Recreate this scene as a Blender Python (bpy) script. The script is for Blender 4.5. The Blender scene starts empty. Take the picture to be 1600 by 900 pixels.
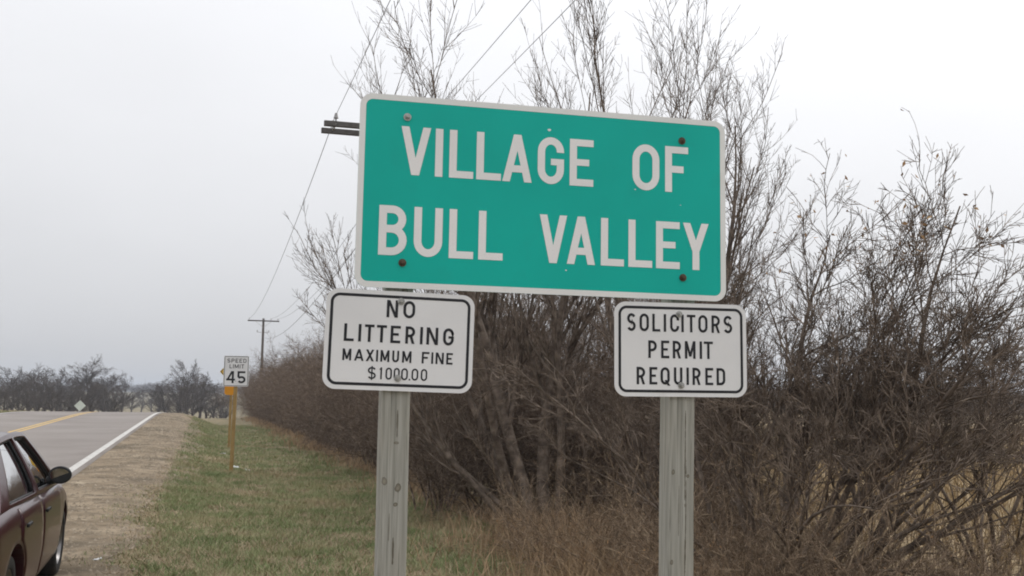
import bpy, bmesh, math, random
import numpy as np
from mathutils import Matrix, Vector

SC = bpy.context.scene
COL = SC.collection
rad = math.radians

# ------------------------------------------------------------------ camera, sky, sun, exposure
EYE = 1.75
F_PX, PITCH, ROLL = 1600.0, math.atan(170 / 1600), rad(0.8)
CAM_R = (Matrix.Rotation(math.pi / 2 + PITCH, 4, 'X') @ Matrix.Rotation(ROLL, 4, 'Z'))
cam = bpy.data.objects.new('camera', bpy.data.cameras.new('camera'))
cam.data.sensor_width = 36.0
cam.data.lens = 36.0 * F_PX / 1600.0
cam.data.clip_start = 0.1
cam.data.clip_end = 6000
cam.matrix_world = Matrix.Translation((0, 0, EYE)) @ CAM_R
COL.objects.link(cam)
SC.camera = cam
SC.cycles.filter_width = 1.9
SC.cycles.max_bounces = 6
SC.cycles.transparent_max_bounces = 8

SUN_EL, SUN_AZ = rad(44), rad(42)           # the hidden sun: high, ahead and to the right
world = bpy.data.worlds.new('World')
SC.world = world
world.use_nodes = True
nt = world.node_tree
nt.nodes.clear()
wo = nt.nodes.new('ShaderNodeOutputWorld')
bg = nt.nodes.new('ShaderNodeBackground')
sky = nt.nodes.new('ShaderNodeTexSky')
sky.sky_type = 'NISHITA'
sky.sun_disc = False
sky.sun_elevation = SUN_EL
sky.sun_rotation = SUN_AZ
sky.dust_density = 4.0
hs = nt.nodes.new('ShaderNodeHueSaturation')
hs.inputs['Saturation'].default_value = 0.10
nt.links.new(sky.outputs[0], hs.inputs['Color'])
# the overcast layer: an even cloud deck, brighter overhead than at the horizon (CIE overcast sky)
tc = nt.nodes.new('ShaderNodeTexCoord')
sep = nt.nodes.new('ShaderNodeSeparateXYZ')
nt.links.new(tc.outputs['Generated'], sep.inputs[0])
mx = nt.nodes.new('ShaderNodeMath'); mx.operation = 'MAXIMUM'; mx.inputs[1].default_value = 0.0
nt.links.new(sep.outputs['Z'], mx.inputs[0])
ma = nt.nodes.new('ShaderNodeMath'); ma.operation = 'MULTIPLY_ADD'
ma.inputs[1].default_value = 9.8; ma.inputs[2].default_value = 5.75
nt.links.new(mx.outputs[0], ma.inputs[0])
nz = nt.nodes.new('ShaderNodeTexNoise'); nz.inputs['Scale'].default_value = 2.2
nz.inputs['Detail'].default_value = 4.0
mp = nt.nodes.new('ShaderNodeMapping'); mp.inputs['Scale'].default_value = (1, 1, 2.5)
nt.links.new(tc.outputs['Generated'], mp.inputs[0]); nt.links.new(mp.outputs[0], nz.inputs['Vector'])
mr = nt.nodes.new('ShaderNodeMapRange')
mr.inputs['To Min'].default_value = 0.90; mr.inputs['To Max'].default_value = 1.10
nt.links.new(nz.outputs[0], mr.inputs[0])
mm = nt.nodes.new('ShaderNodeMath'); mm.operation = 'MULTIPLY'
nt.links.new(ma.outputs[0], mm.inputs[0]); nt.links.new(mr.outputs[0], mm.inputs[1])
tint = nt.nodes.new('ShaderNodeVectorMath'); tint.operation = 'SCALE'
tint.inputs[0].default_value = (0.985, 0.995, 1.03)
nt.links.new(mm.outputs[0], tint.inputs['Scale'])
mixc = nt.nodes.new('ShaderNodeMix'); mixc.data_type = 'RGBA'
mixc.inputs['Factor'].default_value = 0.80
nt.links.new(hs.outputs[0], mixc.inputs[6]); nt.links.new(tint.outputs[0], mixc.inputs[7])
nt.links.new(mixc.outputs[2], bg.inputs['Color'])
bg.inputs['Strength'].default_value = 0.10
nt.links.new(bg.outputs[0], wo.inputs[0])

sun = bpy.data.objects.new('sun', bpy.data.lights.new('sun', 'SUN'))
sun.data.energy = 1.0
sun.data.angle = rad(25)
sun.data.color = (1.0, 0.96, 0.9)
sd = Vector((math.sin(SUN_AZ) * math.cos(SUN_EL), math.cos(SUN_AZ) * math.cos(SUN_EL), math.sin(SUN_EL)))
sun.rotation_euler = sd.to_track_quat('Z', 'Y').to_euler()
sun.location = (0, 0, 30)
COL.objects.link(sun)

SC.view_settings.view_transform = 'Standard'
SC.view_settings.look = 'None'
SC.view_settings.gamma = 1.0
SC.view_settings.exposure = 0.24
SC.view_settings.use_curve_mapping = False


# ------------------------------------------------------------------ helpers
def at(px, py, Y):
    """world point at distance Y (metres ahead) for a point measured on the photograph"""
    d = CAM_R.to_3x3() @ Vector(((px - 800) / F_PX, (450 - py) / F_PX, -1))
    return Vector((0, 0, EYE)) + d * (Y / d.y)


def mesh_np(name, V, faces, smooth=False):
    """fast mesh from a vertex array and a list of (n,k) index arrays"""
    me = bpy.data.meshes.new(name)
    V = np.asarray(V, np.float32)
    faces = [np.asarray(f, np.int32) for f in faces if len(f)]
    idx = np.concatenate([f.ravel() for f in faces])
    tot = np.concatenate([np.full(len(f), f.shape[1], np.int32) for f in faces])
    st = np.concatenate([[0], np.cumsum(tot)[:-1]]).astype(np.int32)
    me.vertices.add(len(V)); me.vertices.foreach_set('co', V.ravel())
    me.loops.add(len(idx)); me.loops.foreach_set('vertex_index', idx)
    me.polygons.add(len(tot)); me.polygons.foreach_set('loop_start', st)
    me.polygons.foreach_set('loop_total', tot)
    if smooth:
        me.polygons.foreach_set('use_smooth', np.ones(len(tot), bool))
    me.update(calc_edges=True)
    return me


def obj(name, me, mat, parent=None, loc=None):
    if isinstance(me, bmesh.types.BMesh):
        m = bpy.data.meshes.new(name); me.to_mesh(m); me.free(); me = m
    o = bpy.data.objects.new(name, me)
    COL.objects.link(o)
    if mat is not None and not me.materials:
        me.materials.append(mat)
    if parent is not None:
        o.parent = parent
    if loc is not None:
        o.location = loc
    return o


def tag(o, label=None, cat=None, group=None, kind=None):
    for k, v in (('label', label), ('category', cat), ('group', group), ('kind', kind)):
        if v:
            o[k] = v
    return o


def thing(name, loc, rz, label, cat, group=None):
    e = bpy.data.objects.new(name, None)
    e.empty_display_size = 0.2
    COL.objects.link(e)
    e.location = loc
    e.rotation_euler = (0, 0, rz)
    return tag(e, label, cat, group)


def copy_tree(o, parent=None):
    c = o.copy(); COL.objects.link(c); c.parent = parent
    for ch in [x for x in o.children]:
        copy_tree(ch, c)
    return c


def bm_box(bm, c, s, rot=None):
    r = bmesh.ops.create_cube(bm, size=1.0)
    M = Matrix.Translation(c) @ (rot.to_4x4() if rot else Matrix.Identity(4)) @ Matrix.Diagonal((*s, 1))
    bmesh.ops.transform(bm, matrix=M, verts=r['verts'])
    return r['verts']


def box(c, s, rot=None, bevel=0.0, seg=2):
    bm = bmesh.new(); bm_box(bm, c, s, rot)
    if bevel:
        bmesh.ops.bevel(bm, geom=bm.edges[:], offset=bevel, segments=seg, affect='EDGES', profile=0.5)
    return bm


def bm_cyl(bm, p0, p1, r0, r1=None, n=12):
    p0, p1 = Vector(p0), Vector(p1)
    r1 = r0 if r1 is None else r1
    d = p1 - p0
    M = Matrix.Translation((p0 + p1) / 2) @ d.to_track_quat('Z', 'Y').to_matrix().to_4x4()
    bmesh.ops.create_cone(bm, cap_ends=True, segments=n, radius1=r0, radius2=r1, depth=d.length, matrix=M)


def cyl(p0, p1, r0, r1=None, n=12):
    bm = bmesh.new(); bm_cyl(bm, p0, p1, r0, r1, n); return bm


def lathe(prof, n=32, axis='Y', closed=False):
    """(radius, offset) profile turned round an axis"""
    V = []
    for r, h in prof:
        for k in range(n):
            a = 2 * math.pi * k / n
            V.append((r * math.cos(a), h, r * math.sin(a)))
    m = len(prof); Fc = []
    for i in range(m if closed else m - 1):
        for k in range(n):
            Fc.append((i * n + k, i * n + (k + 1) % n, ((i + 1) % m) * n + (k + 1) % n, ((i + 1) % m) * n + k))
    return mesh_np('lathe', V, [np.array(Fc)], True)


def grid_mesh(P, name='grid', smooth=True, flip=False):
    """P: (m,n,3) array of points"""
    P = np.asarray(P, float); m, n = P.shape[:2]
    i = np.arange(m * n).reshape(m, n)
    f = np.stack([i[:-1, :-1], i[1:, :-1], i[1:, 1:], i[:-1, 1:]], -1).reshape(-1, 4)
    if flip:
        f = f[:, ::-1]
    return mesh_np(name, P.reshape(-1, 3), [f], smooth)


def tube_path(pts, r, n=6):
    pts = np.asarray(pts, float)[None]
    return tubes([(pts, np.full(pts.shape[:2], r), n)])


def tubes(levels, name='tubes'):
    """levels: list of (points (N,S,3), radii (N,S), sides)"""
    Vs, Fq, off = [], [], 0
    for pts, rr, k in levels:
        N, S, _ = pts.shape
        d = np.gradient(pts, axis=1)
        d /= np.linalg.norm(d, axis=2, keepdims=True) + 1e-9
        ref = np.where(np.abs(d[:, :1, 2:3]) > 0.9, np.array([1., 0, 0]), np.array([0., 0, 1]))
        ref = np.broadcast_to(ref, d.shape)
        a = np.cross(d, ref); a /= np.linalg.norm(a, axis=2, keepdims=True) + 1e-9
        b = np.cross(d, a)
        th = 2 * np.pi * np.arange(k) / k
        V = pts[:, :, None] + rr[:, :, None, None] * (a[:, :, None] * np.cos(th)[:, None] + b[:, :, None] * np.sin(th)[:, None])
        i = off + np.arange(N * S * k).reshape(N, S, k)
        j = np.roll(i, -1, axis=2)
        Fq.append(np.stack([i[:, :-1], i[:, 1:], j[:, 1:], j[:, :-1]], -1).reshape(-1, 4))
        Vs.append(V.reshape(-1, 3)); off += N * S * k
    return mesh_np(name, np.concatenate(Vs), Fq, True)


# ------------------------------------------------------------------ materials
def new_mat(name):
    m = bpy.data.materials.new(name); m.use_nodes = True
    n = m.node_tree; n.nodes.clear()
    o = n.nodes.new('ShaderNodeOutputMaterial'); p = n.nodes.new('ShaderNodeBsdfPrincipled')
    n.links.new(p.outputs[0], o.inputs[0])
    return m, n, p


def noise_mat(name, cols, scale=5.0, rough=0.85, bump=0.0, bscale=None, detail=6.0, stretch=(1, 1, 1), spec=0.3,
              metallic=0.0, world_space=False, distort=0.0, pos=(0.3, 0.7), second=None, coat=0.0):
    """principled material whose colour runs through cols by noise; second=(scale, colour, lo, hi) blotches on top"""
    m, n, p = new_mat(name)
    tcx = n.nodes.new('ShaderNodeTexCoord')
    if world_space:
        g = n.nodes.new('ShaderNodeNewGeometry'); src = g.outputs['Position']
    else:
        src = tcx.outputs['Object']
    mpn = n.nodes.new('ShaderNodeMapping'); mpn.inputs['Scale'].default_value = stretch
    n.links.new(src, mpn.inputs[0])
    no = n.nodes.new('ShaderNodeTexNoise'); no.inputs['Scale'].default_value = scale
    no.inputs['Detail'].default_value = detail; no.inputs['Distortion'].default_value = distort
    n.links.new(mpn.outputs[0], no.inputs['Vector'])
    cr = n.nodes.new('ShaderNodeValToRGB')
    e = cr.color_ramp.elements
    k = len(cols)
    e[0].position = pos[0]; e[0].color = (*cols[0], 1)
    e[1].position = pos[1]; e[1].color = (*cols[-1], 1)
    for i in range(1, k - 1):
        x = e.new(pos[0] + (pos[1] - pos[0]) * i / (k - 1)); x.color = (*cols[i], 1)
    n.links.new(no.outputs[0], cr.inputs[0])
    out = cr.outputs[0]
    for sc2, c2, lo, hi in (second or []):
        n2 = n.nodes.new('ShaderNodeTexNoise'); n2.inputs['Scale'].default_value = sc2
        n2.inputs['Detail'].default_value = 5.0
        n.links.new(mpn.outputs[0], n2.inputs['Vector'])
        r2 = n.nodes.new('ShaderNodeMapRange'); r2.inputs['From Min'].default_value = lo; r2.inputs['From Max'].default_value = hi
        n.links.new(n2.outputs[0], r2.inputs[0])
        mi = n.nodes.new('ShaderNodeMix'); mi.data_type = 'RGBA'
        n.links.new(r2.outputs[0], mi.inputs['Factor']); n.links.new(out, mi.inputs[6])
        mi.inputs[7].default_value = (*c2, 1)
        out = mi.outputs[2]
    n.links.new(out, p.inputs['Base Color'])
    p.inputs['Roughness'].default_value = rough
    p.inputs['Metallic'].default_value = metallic
    p.inputs['Specular IOR Level'].default_value = spec
    if coat:
        p.inputs['Coat Weight'].default_value = coat
    if bump:
        nb = n.nodes.new('ShaderNodeTexNoise'); nb.inputs['Scale'].default_value = bscale or scale * 4
        nb.inputs['Detail'].default_value = 5.0
        n.links.new(mpn.outputs[0], nb.inputs['Vector'])
        bu = n.nodes.new('ShaderNodeBump'); bu.inputs['Strength'].default_value = bump
        bu.inputs['Distance'].default_value = 0.02
        n.links.new(nb.outputs[0], bu.inputs['Height']); n.links.new(bu.outputs[0], p.inputs['Normal'])
    return m


M = {}
M['asphalt'] = noise_mat('asphalt', [(.205, .182, .167), (.235, .211, .194), (.262, .237, .219)], 0.35, .95, .12, 60, spec=.12, world_space=True,
                         second=[(38, (.31, .29, .27), .58, .72), (.16, (.185, .165, .155), .58, .8)])
M['line_white'] = noise_mat('line_white', [(.40, .385, .36), (.60, .585, .555)], 7, .8, world_space=True,
                            second=[(30, (.27, .25, .23), .56, .72)])
M['line_yellow'] = noise_mat('line_yellow', [(.50, .32, .09), (.62, .43, .16)], 5, .8, world_space=True,
                             second=[(25, (.24, .2, .15), .60, .78)])
M['gravel'] = noise_mat('gravel', [(.145, .108, .068), (.225, .172, .113), (.29, .23, .158)], 1.3, .95, .35, 45, world_space=True,
                        second=[(60, (.34, .275, .195), .62, .76), (.6, (.10, .078, .05), .50, .66), (3.5, (.105, .08, .052), .53, .68), (2.2, (.36, .295, .21), .60, .75)])
M['soil'] = noise_mat('soil', [(.14, .12, .062), (.20, .16, .092), (.27, .21, .13)], 0.9, .95, .5, 20, world_space=True,
                      second=[(6, (.085, .095, .035), .52, .66), (22, (.23, .18, .11), .58, .7)])
M['field'] = noise_mat('field', [(.23, .17, .09), (.31, .235, .135), (.38, .295, .18)], 0.5, .95, .5, 8, world_space=True,
                       second=[(3, (.16, .11, .055), .55, .7)])
M['grass'] = noise_mat('grass', [(.14, .19, .07), (.215, .255, .11), (.37, .335, .195)], 1.3, .8, world_space=True, pos=(.33, .68),
                       second=[(30, (.31, .33, .18), .52, .7), (.45, (.34, .285, .165), .54, .70)])
M['deadgrass'] = noise_mat('deadgrass', [(.23, .175, .105), (.35, .275, .175), (.47, .385, .265)], 6, .9, world_space=True)
M['drystalk'] = noise_mat('drystalk', [(.24, .155, .09), (.36, .25, .15), (.48, .36, .23)], 4, .9, world_space=True)
M['fieldstalk'] = noise_mat('fieldstalk', [(.25, .18, .095), (.35, .26, .145), (.44, .34, .205)], 2.5, .9, world_space=True)
M['bark'] = noise_mat('bark', [(.07, .052, .04), (.14, .108, .085), (.24, .19, .15)], 9, .9, .5, 40)
M['twig'] = noise_mat('twig', [(.07, .051, .038), (.14, .106, .081), (.28, .22, .172)], 7, .85, pos=(.36, .66))
M['hedgetwig'] = noise_mat('hedgetwig', [(.075, .053, .039), (.16, .119, .09), (.34, .265, .205)], 7, .9, pos=(.36, .66))
M['brambletwig'] = noise_mat('brambletwig', [(.09, .062, .041), (.24, .172, .115), (.44, .34, .235)], 9, .85, pos=(.36, .66))
M['fartwig'] = noise_mat('fartwig', [(.08, .07, .065), (.12, .10, .09)], .5, .9)
M['leaf'] = noise_mat('leaf', [(.22, .12, .06), (.36, .22, .11), (.48, .33, .17)], 8, .8)
M['galv'] = noise_mat('galv', [(.30, .30, .28), (.45, .44, .42)], 60, .45, metallic=.7)
M['rust'] = noise_mat('rust', [(.07, .045, .03), (.14, .10, .07)], 60, .7, metallic=.3)
M['polewood'] = noise_mat('polewood', [(.09, .075, .065), (.16, .14, .125)], 6, .9, .4, 30, stretch=(1, 1, .08))
M['armwood'] = noise_mat('armwood', [(.08, .075, .07), (.14, .13, .125)], 10, .9)
M['porcelain'] = noise_mat('porcelain', [(.25, .24, .24), (.4, .39, .38)], 20, .25)
M['wire'] = noise_mat('wire', [(.14, .14, .145), (.20, .20, .205)], 3, .6)
M['paper'] = noise_mat('paper', [(.62, .62, .62), (.78, .78, .79)], 30, .7)


def sign_mat(name, c, grime, rough=.42):
    m = noise_mat(name, [tuple(x * .93 for x in c), c, tuple(min(1, x * 1.05) for x in c)], 3.0, rough, .05, 300, spec=.22,
                  second=[(420, tuple(x * .88 for x in c), .55, .75), (5.5, grime, .62, 1.05)])
    return m


M['green'] = sign_mat('green', (.002, .42, .345), (.008, .33, .275), .5)
M['white'] = sign_mat('white', (.74, .735, .735), (.55, .53, .50))
M['letterwhite'] = sign_mat('letterwhite', (.80, .785, .775), (.55, .52, .50))
M['border'] = sign_mat('border', (.76, .76, .74), (.60, .58, .54))
M['black'] = noise_mat('black', [(.012, .013, .016), (.022, .022, .026)], 40, .45, second=[(90, (.10, .10, .10), .66, .8)])
M['alu'] = noise_mat('alu', [(.42, .43, .43), (.55, .56, .56)], 8, .5, metallic=.6)
M['amber'] = sign_mat('amber', (.60, .38, .04), (.5, .28, .05))
M['orange'] = sign_mat('orange', (.62, .26, .012), (.3, .16, .03))
M['yellowpost'] = noise_mat('yellowpost', [(.27, .175, .06), (.36, .245, .10)], 6, .7, second=[(20, (.22, .15, .07), .6, .75)])
M['palegreen'] = noise_mat('palegreen', [(.55, .60, .55), (.68, .72, .66)], 4, .5)


def post_wood(knots):
    """weathered pressure-treated timber: grey green, long grain, checks and knots"""
    m, n, p = new_mat('post_wood')
    t = n.nodes.new('ShaderNodeTexCoord')

    def noise(scale, stretch, detail=5, distort=0.0):
        mpn = n.nodes.new('ShaderNodeMapping'); mpn.inputs['Scale'].default_value = stretch
        n.links.new(t.outputs['Object'], mpn.inputs[0])
        x = n.nodes.new('ShaderNodeTexNoise'); x.inputs['Scale'].default_value = scale
        x.inputs['Detail'].default_value = detail; x.inputs['Distortion'].default_value = distort
        n.links.new(mpn.outputs[0], x.inputs['Vector']); return x.outputs[0]

    def ramp(src, a, b, ca, cb):
        r = n.nodes.new('ShaderNodeValToRGB'); e = r.color_ramp.elements
        e[0].position, e[1].position = a, b; e[0].color, e[1].color = (*ca, 1), (*cb, 1)
        n.links.new(src, r.inputs[0]); return r.outputs[0]

    def mix(f, a, b):
        x = n.nodes.new('ShaderNodeMix'); x.data_type = 'RGBA'
        n.links.new(f, x.inputs['Factor']); n.links.new(a, x.inputs[6])
        if isinstance(b, tuple):
            x.inputs[7].default_value = (*b, 1)
        else:
            n.links.new(b, x.inputs[7])
        return x.outputs[2]

    grain = noise(120, (1, 1, .03), 6, .5)
    base = ramp(grain, .32, .70, (.235, .23, .20), (.40, .39, .35))
    blot = ramp(noise(14, (1, 1, .3)), .45, .75, (0, 0, 0), (.6, .6, .6))
    base = mix(blot, base, (.33, .31, .26))
    checks = ramp(noise(150, (1, 1, .02), 3, .3), .635, .68, (0, 0, 0), (.55, .55, .55))
    base = mix(checks, base, (.10, .095, .08))
    jig = n.nodes.new('ShaderNodeTexNoise'); jig.inputs['Scale'].default_value = 45
    n.links.new(t.outputs['Object'], jig.inputs['Vector'])
    for kx, kz, rx, rz, dark in knots:
        rx, rz = rx * 1.6, rz * 1.5
        su_ = n.nodes.new('ShaderNodeVectorMath'); su_.operation = 'MULTIPLY_ADD'
        su_.inputs[1].default_value = (1 / rx, .02, 1 / rz); su_.inputs[2].default_value = (-kx / rx, 0, -kz / rz)
        n.links.new(t.outputs['Object'], su_.inputs[0])
        le = n.nodes.new('ShaderNodeVectorMath'); le.operation = 'LENGTH'; n.links.new(su_.outputs[0], le.inputs[0])
        ad = n.nodes.new('ShaderNodeMath'); ad.operation = 'MULTIPLY_ADD'; ad.inputs[1].default_value = .9
        n.links.new(jig.outputs[0], ad.inputs[0]); n.links.new(le.outputs['Value'], ad.inputs[2])
        k = ramp(ad.outputs[0], .95, 1.75, (dark, dark, dark), (0, 0, 0))
        base = mix(k, base, (.10, .085, .062))
        if rz < rx * 2.5:           # pale growth ring round a knot
            k2 = ramp(ad.outputs[0], .55, .95, (.7, .7, .7), (0, 0, 0))
            base = mix(k2, base, (.30, .275, .22))
    n.links.new(base, p.inputs['Base Color'])
    p.inputs['Roughness'].default_value = .9
    p.inputs['Specular IOR Level'].default_value = .2
    bu = n.nodes.new('ShaderNodeBump'); bu.inputs['Strength'].default_value = .5; bu.inputs['Distance'].default_value = .004
    n.links.new(grain, bu.inputs['Height']); n.links.new(bu.outputs[0], p.inputs['Normal'])
    return m


M['post'] = post_wood([(.012, .305, .011, .020, .85), (-.030, .325, .009, .014, .7), (.006, .255, .008, .008, .95), (.005, .50, .0028, .06, .8),
                       (.004, .44, .009, .006, .8), (.002, .12, .0035, .06, .9), (-.02, .03, .008, .012, .7), (-.012, .19, .0022, .05, .6), (.02, .9, .012, .02, .7)])
M['post2'] = post_wood([(.012, .40, .0020, .22, .95), (.016, .20, .0020, .20, .95), (.014, .05, .002, .12, .8), (.022, .33, .006, .008, .95),
                        (-.028, .345, .008, .011, .8), (-.03, .06, .007, .012, .8), (-.008, .22, .0018, .10, .6), (-.012, .75, .01, .014, .7)])

# ------------------------------------------------------------------ terrain in road coordinates
DX, DY = -0.2838, 0.9589          # along the road, away from the camera
NX, NY = 0.9589, 0.2838           # to the right of the road
PX0, PY0 = -8.47, 19.5            # a point on the right edge line


def sstep(a, b, x):
    t = np.clip((x - a) / (b - a), 0, 1)
    return t * t * (3 - 2 * t)


def to_su(x, y):
    dx, dy = x - PX0, y - PY0
    return dx * DX + dy * DY, dx * NX + dy * NY


def to_xy(s, u):
    return PX0 + s * DX + u * NX, PY0 + s * DY + u * NY


def road_drop(ye):
    ye = np.clip(ye, -80, 200)
    t = np.clip(ye - 52, 0, 20)
    return 1.9 - .013 * ye + .00132 * t * t + .0528 * np.maximum(ye - 72, 0)


def bumps(x, y):
    return (np.sin(x * 1.7 + .6 * np.sin(y * .9)) * np.cos(y * 1.3 + .8 * np.sin(x * .7)) * .018
            + np.sin(x * 4.1 + 1.3) * np.sin(y * 3.7 + x) * .008)


def height(x, y):
    x = np.asarray(x, float); y = np.asarray(y, float)
    s, u = to_su(x, y)
    ye = PY0 + s * DY
    r = road_drop(ye)
    g = np.interp(ye, [-80, 0, 10, 26, 60, 95, 200, 4000], [1.75, 1.75, 1.82, 2.0, 2.1, 2.35, 6.8, 6.8])
    f = np.interp(ye, [-80, 10, 60, 170, 4000], [1.85, 1.9, 2.0, 2.0, 2.6])
    right = r + .05 + (g - r - .05) * sstep(.9, 3.8, u)
    right = right + (f - right) * sstep(9, 20, u)
    left = r + .05 - .25 * sstep(-8.5, -14, u)
    d = np.where(u > -3.6, right, left)
    d = d + (1.0 - d) * sstep(600, 1000, y)
    off = np.where((u > .4) | (u < -8), 1.0, 0.0)
    return EYE - d + bumps(x, y) * off * sstep(400, 100, y)


def graded(lo, hi, d0, d1, step, growth, far_lo, far_hi):
    v = list(np.arange(lo, hi + 1e-6, step))
    x, st = hi, step
    while x < far_hi:
        st *= growth; x += st; v.append(x)
    x, st = lo, step
    w = []
    while x > far_lo:
        st *= growth; x -= st; w.append(x)
    return np.array(w[::-1] + v)


sv = graded(-16, 75, 0, 0, .35, 1.12, -80, 3500)
uv = graded(-9, 12, 0, 0, .3, 1.14, -2500, 2500)
S_, U_ = np.meshgrid(sv, uv, indexing='ij')
gx, gy = to_xy(S_, U_)
ground = obj('ground', grid_mesh(np.stack([gx, gy, height(gx, gy)], -1), flip=True), M['soil'])
tag(ground, kind='structure')


def strip(name, u0, u1, s0, s1, dz, mat, ds=1.0, skirt=0.0, nu=2):
    ss = np.arange(s0, s1 + 1e-6, ds)
    us = list(np.linspace(u0, u1, nu))
    dzs = [dz] * nu
    if skirt:
        us = [us[0] - .02] + us + [us[-1] + .02]; dzs = [dz - skirt] + dzs + [dz - skirt]
    us, dzs = np.array(us), np.array(dzs)
    S, U = np.meshgrid(ss, us, indexing='ij')
    x, y = to_xy(S, U)
    z = EYE - road_drop(PY0 + S * DY) + dzs[None]
    o = obj(name, grid_mesh(np.stack([x, y, z], -1), flip=True), mat)
    return tag(o, kind='structure')


strip('road', -7.55, .17, -60, 190, 0.0, M['asphalt'], 1.0, .07, 12)
strip('road_edge_line', -.085, .085, -60, 120, .004, M['line_white'])
strip('road_edge_line', -7.36, -7.24, -60, 120, .004, M['line_white'])
strip('road_centre_line', -3.80, -3.69, -60, 120, .004, M['line_yellow'])
strip('road_centre_line', -3.57, -3.46, -60, 120, .004, M['line_yellow'])

rng = np.random.default_rng(7)


def wob(s, k=1.0):
    return (np.sin(s * .55) * .18 + np.sin(s * 1.7 + 1) * .12 + np.sin(s * 3.9 + 2.2) * .07 + np.sin(s * 8.3) * .045) * k


def gravel_width(s):
    ye = PY0 + s * DY
    return np.interp(ye, [-20, 4, 11, 14, 20, 31, 50, 62, 75], [1.5, 1.5, 1.5, 1.65, 1.95, 2.15, 2.1, 1.7, 1.5])


ss = np.arange(-30, 70, .22)
fr = np.concatenate([np.linspace(0, .9, 10), [.96, 1.0, 1.05]])
S_, T_ = np.meshgrid(ss, fr, indexing='ij')
U_ = .12 + (gravel_width(S_) + wob(S_) * 1.5) * T_
x, y = to_xy(S_, U_)
z = height(x, y) + .014
z[:, -1] -= .05
obj('gravel_shoulder', grid_mesh(np.stack([x, y, z], -1), flip=True), M['gravel'])['kind'] = 'structure'

ss = np.concatenate([np.arange(-25, 60, 1.0), np.arange(60, 400, 6.0)])
fr = np.concatenate([[0, .004, .01, .02], np.linspace(.04, 1, 25) ** 1.4])
S_, T_ = np.meshgrid(ss, fr, indexing='ij')
U_ = 8.2 + wob(S_) * (1 - T_) + np.maximum(S_ - 50, 0) * .7 * (1 - T_) + 330 * T_
x, y = to_xy(S_, U_)
z = height(x, y) + .02
z[:, 0] -= .06
obj('crop_field', grid_mesh(np.stack([x, y, z], -1), flip=True), M['field'])['kind'] = 'structure'


# ------------------------------------------------------------------ grass and stalks (uncountable)
def blades(n, sfun, h, w, lean, rng, segs=1, clump=0.0):
    s, u = sfun(n)
    if clump:
        k = np.sin(s * 2.3 + np.sin(u * 3.1)) * np.sin(u * 2.7 + np.sin(s * 1.9) * 1.4) + .6 * np.sin(s * 6.1 + u * 2) * np.sin(u * 5.3 - s)
        keep = rng.random(len(s)) < np.clip(.55 + clump * k, .04, 1)
        s, u = s[keep], u[keep]
    n = len(s)
    x, y = to_xy(s, u)
    z = height(x, y) - .005
    H = h[0] + (h[1] - h[0]) * rng.random(n) ** 1.6
    a = rng.random(n) * 2 * np.pi
    b = rng.random(n) * 2 * np.pi
    L = lean * (.3 + rng.random(n)) * H
    P = np.stack([x, y, z], 1)
    wd = np.stack([np.cos(a), np.sin(a), 0 * a], 1) * (w * (.6 + .8 * rng.random(n)))[:, None] / 2
    ld = np.stack([np.cos(b) * L, np.sin(b) * L, 0 * b], 1)
    up = np.array([0, 0, 1.])
    if segs == 1:
        V = np.stack([P - wd, P + wd, P + ld + up * H[:, None]], 1)
        i = np.arange(n * 3).reshape(n, 3)
        return V.reshape(-1, 3), [i]
    m1 = P + ld * .3 + up * (H * .6)[:, None]
    V = np.stack([P - wd, P + wd, m1 + wd * .8, m1 - wd * .8, P + ld + up * H[:, None]], 1)
    i = np.arange(n * 5).reshape(n, 5)
    return V.reshape(-1, 3), [i[:, [0, 1, 2, 3]], i[:, [3, 2, 4]]]


def verge(y0, y1, u0, u1, p=1.0):
    """random points on the verge, denser towards the camera"""
    def fn(n):
        t = rng.random(n) ** p
        ye = y0 + (y1 - y0) * t
        return (ye - PY0) / DY, u0 + (u1 - u0) * rng.random(n)
    return fn


def tufts(y0, y1, u0, u1, per, sd, p=1.2):
    def fn(n):
        m = n // per
        ye = y0 + (y1 - y0) * rng.random(m) ** p
        s = np.repeat((ye - PY0) / DY, per); u = np.repeat(u0 + (u1 - u0) * rng.random(m), per)
        return s + rng.normal(0, sd, len(s)), u + rng.normal(0, sd, len(u))
    return fn


def beside_gravel(y0, y1, width, p=1.3):
    def fn(n):
        ye = y0 + (y1 - y0) * rng.random(n) ** p
        s = (ye - PY0) / DY
        u = .12 + gravel_width(s) + wob(s) * 1.5 - .35 + width * rng.random(n) ** .9
        return s, u
    return fn


def stuff(name, parts, mat, label, cat):
    Vs, Fs, off = [], [], 0
    for V, fl in parts:
        Vs.append(V); Fs += [f + off for f in fl]; off += len(V)
    o = obj(name, mesh_np(name, np.concatenate(Vs), Fs), mat)
    return tag(o, label, cat, kind='stuff')


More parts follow.
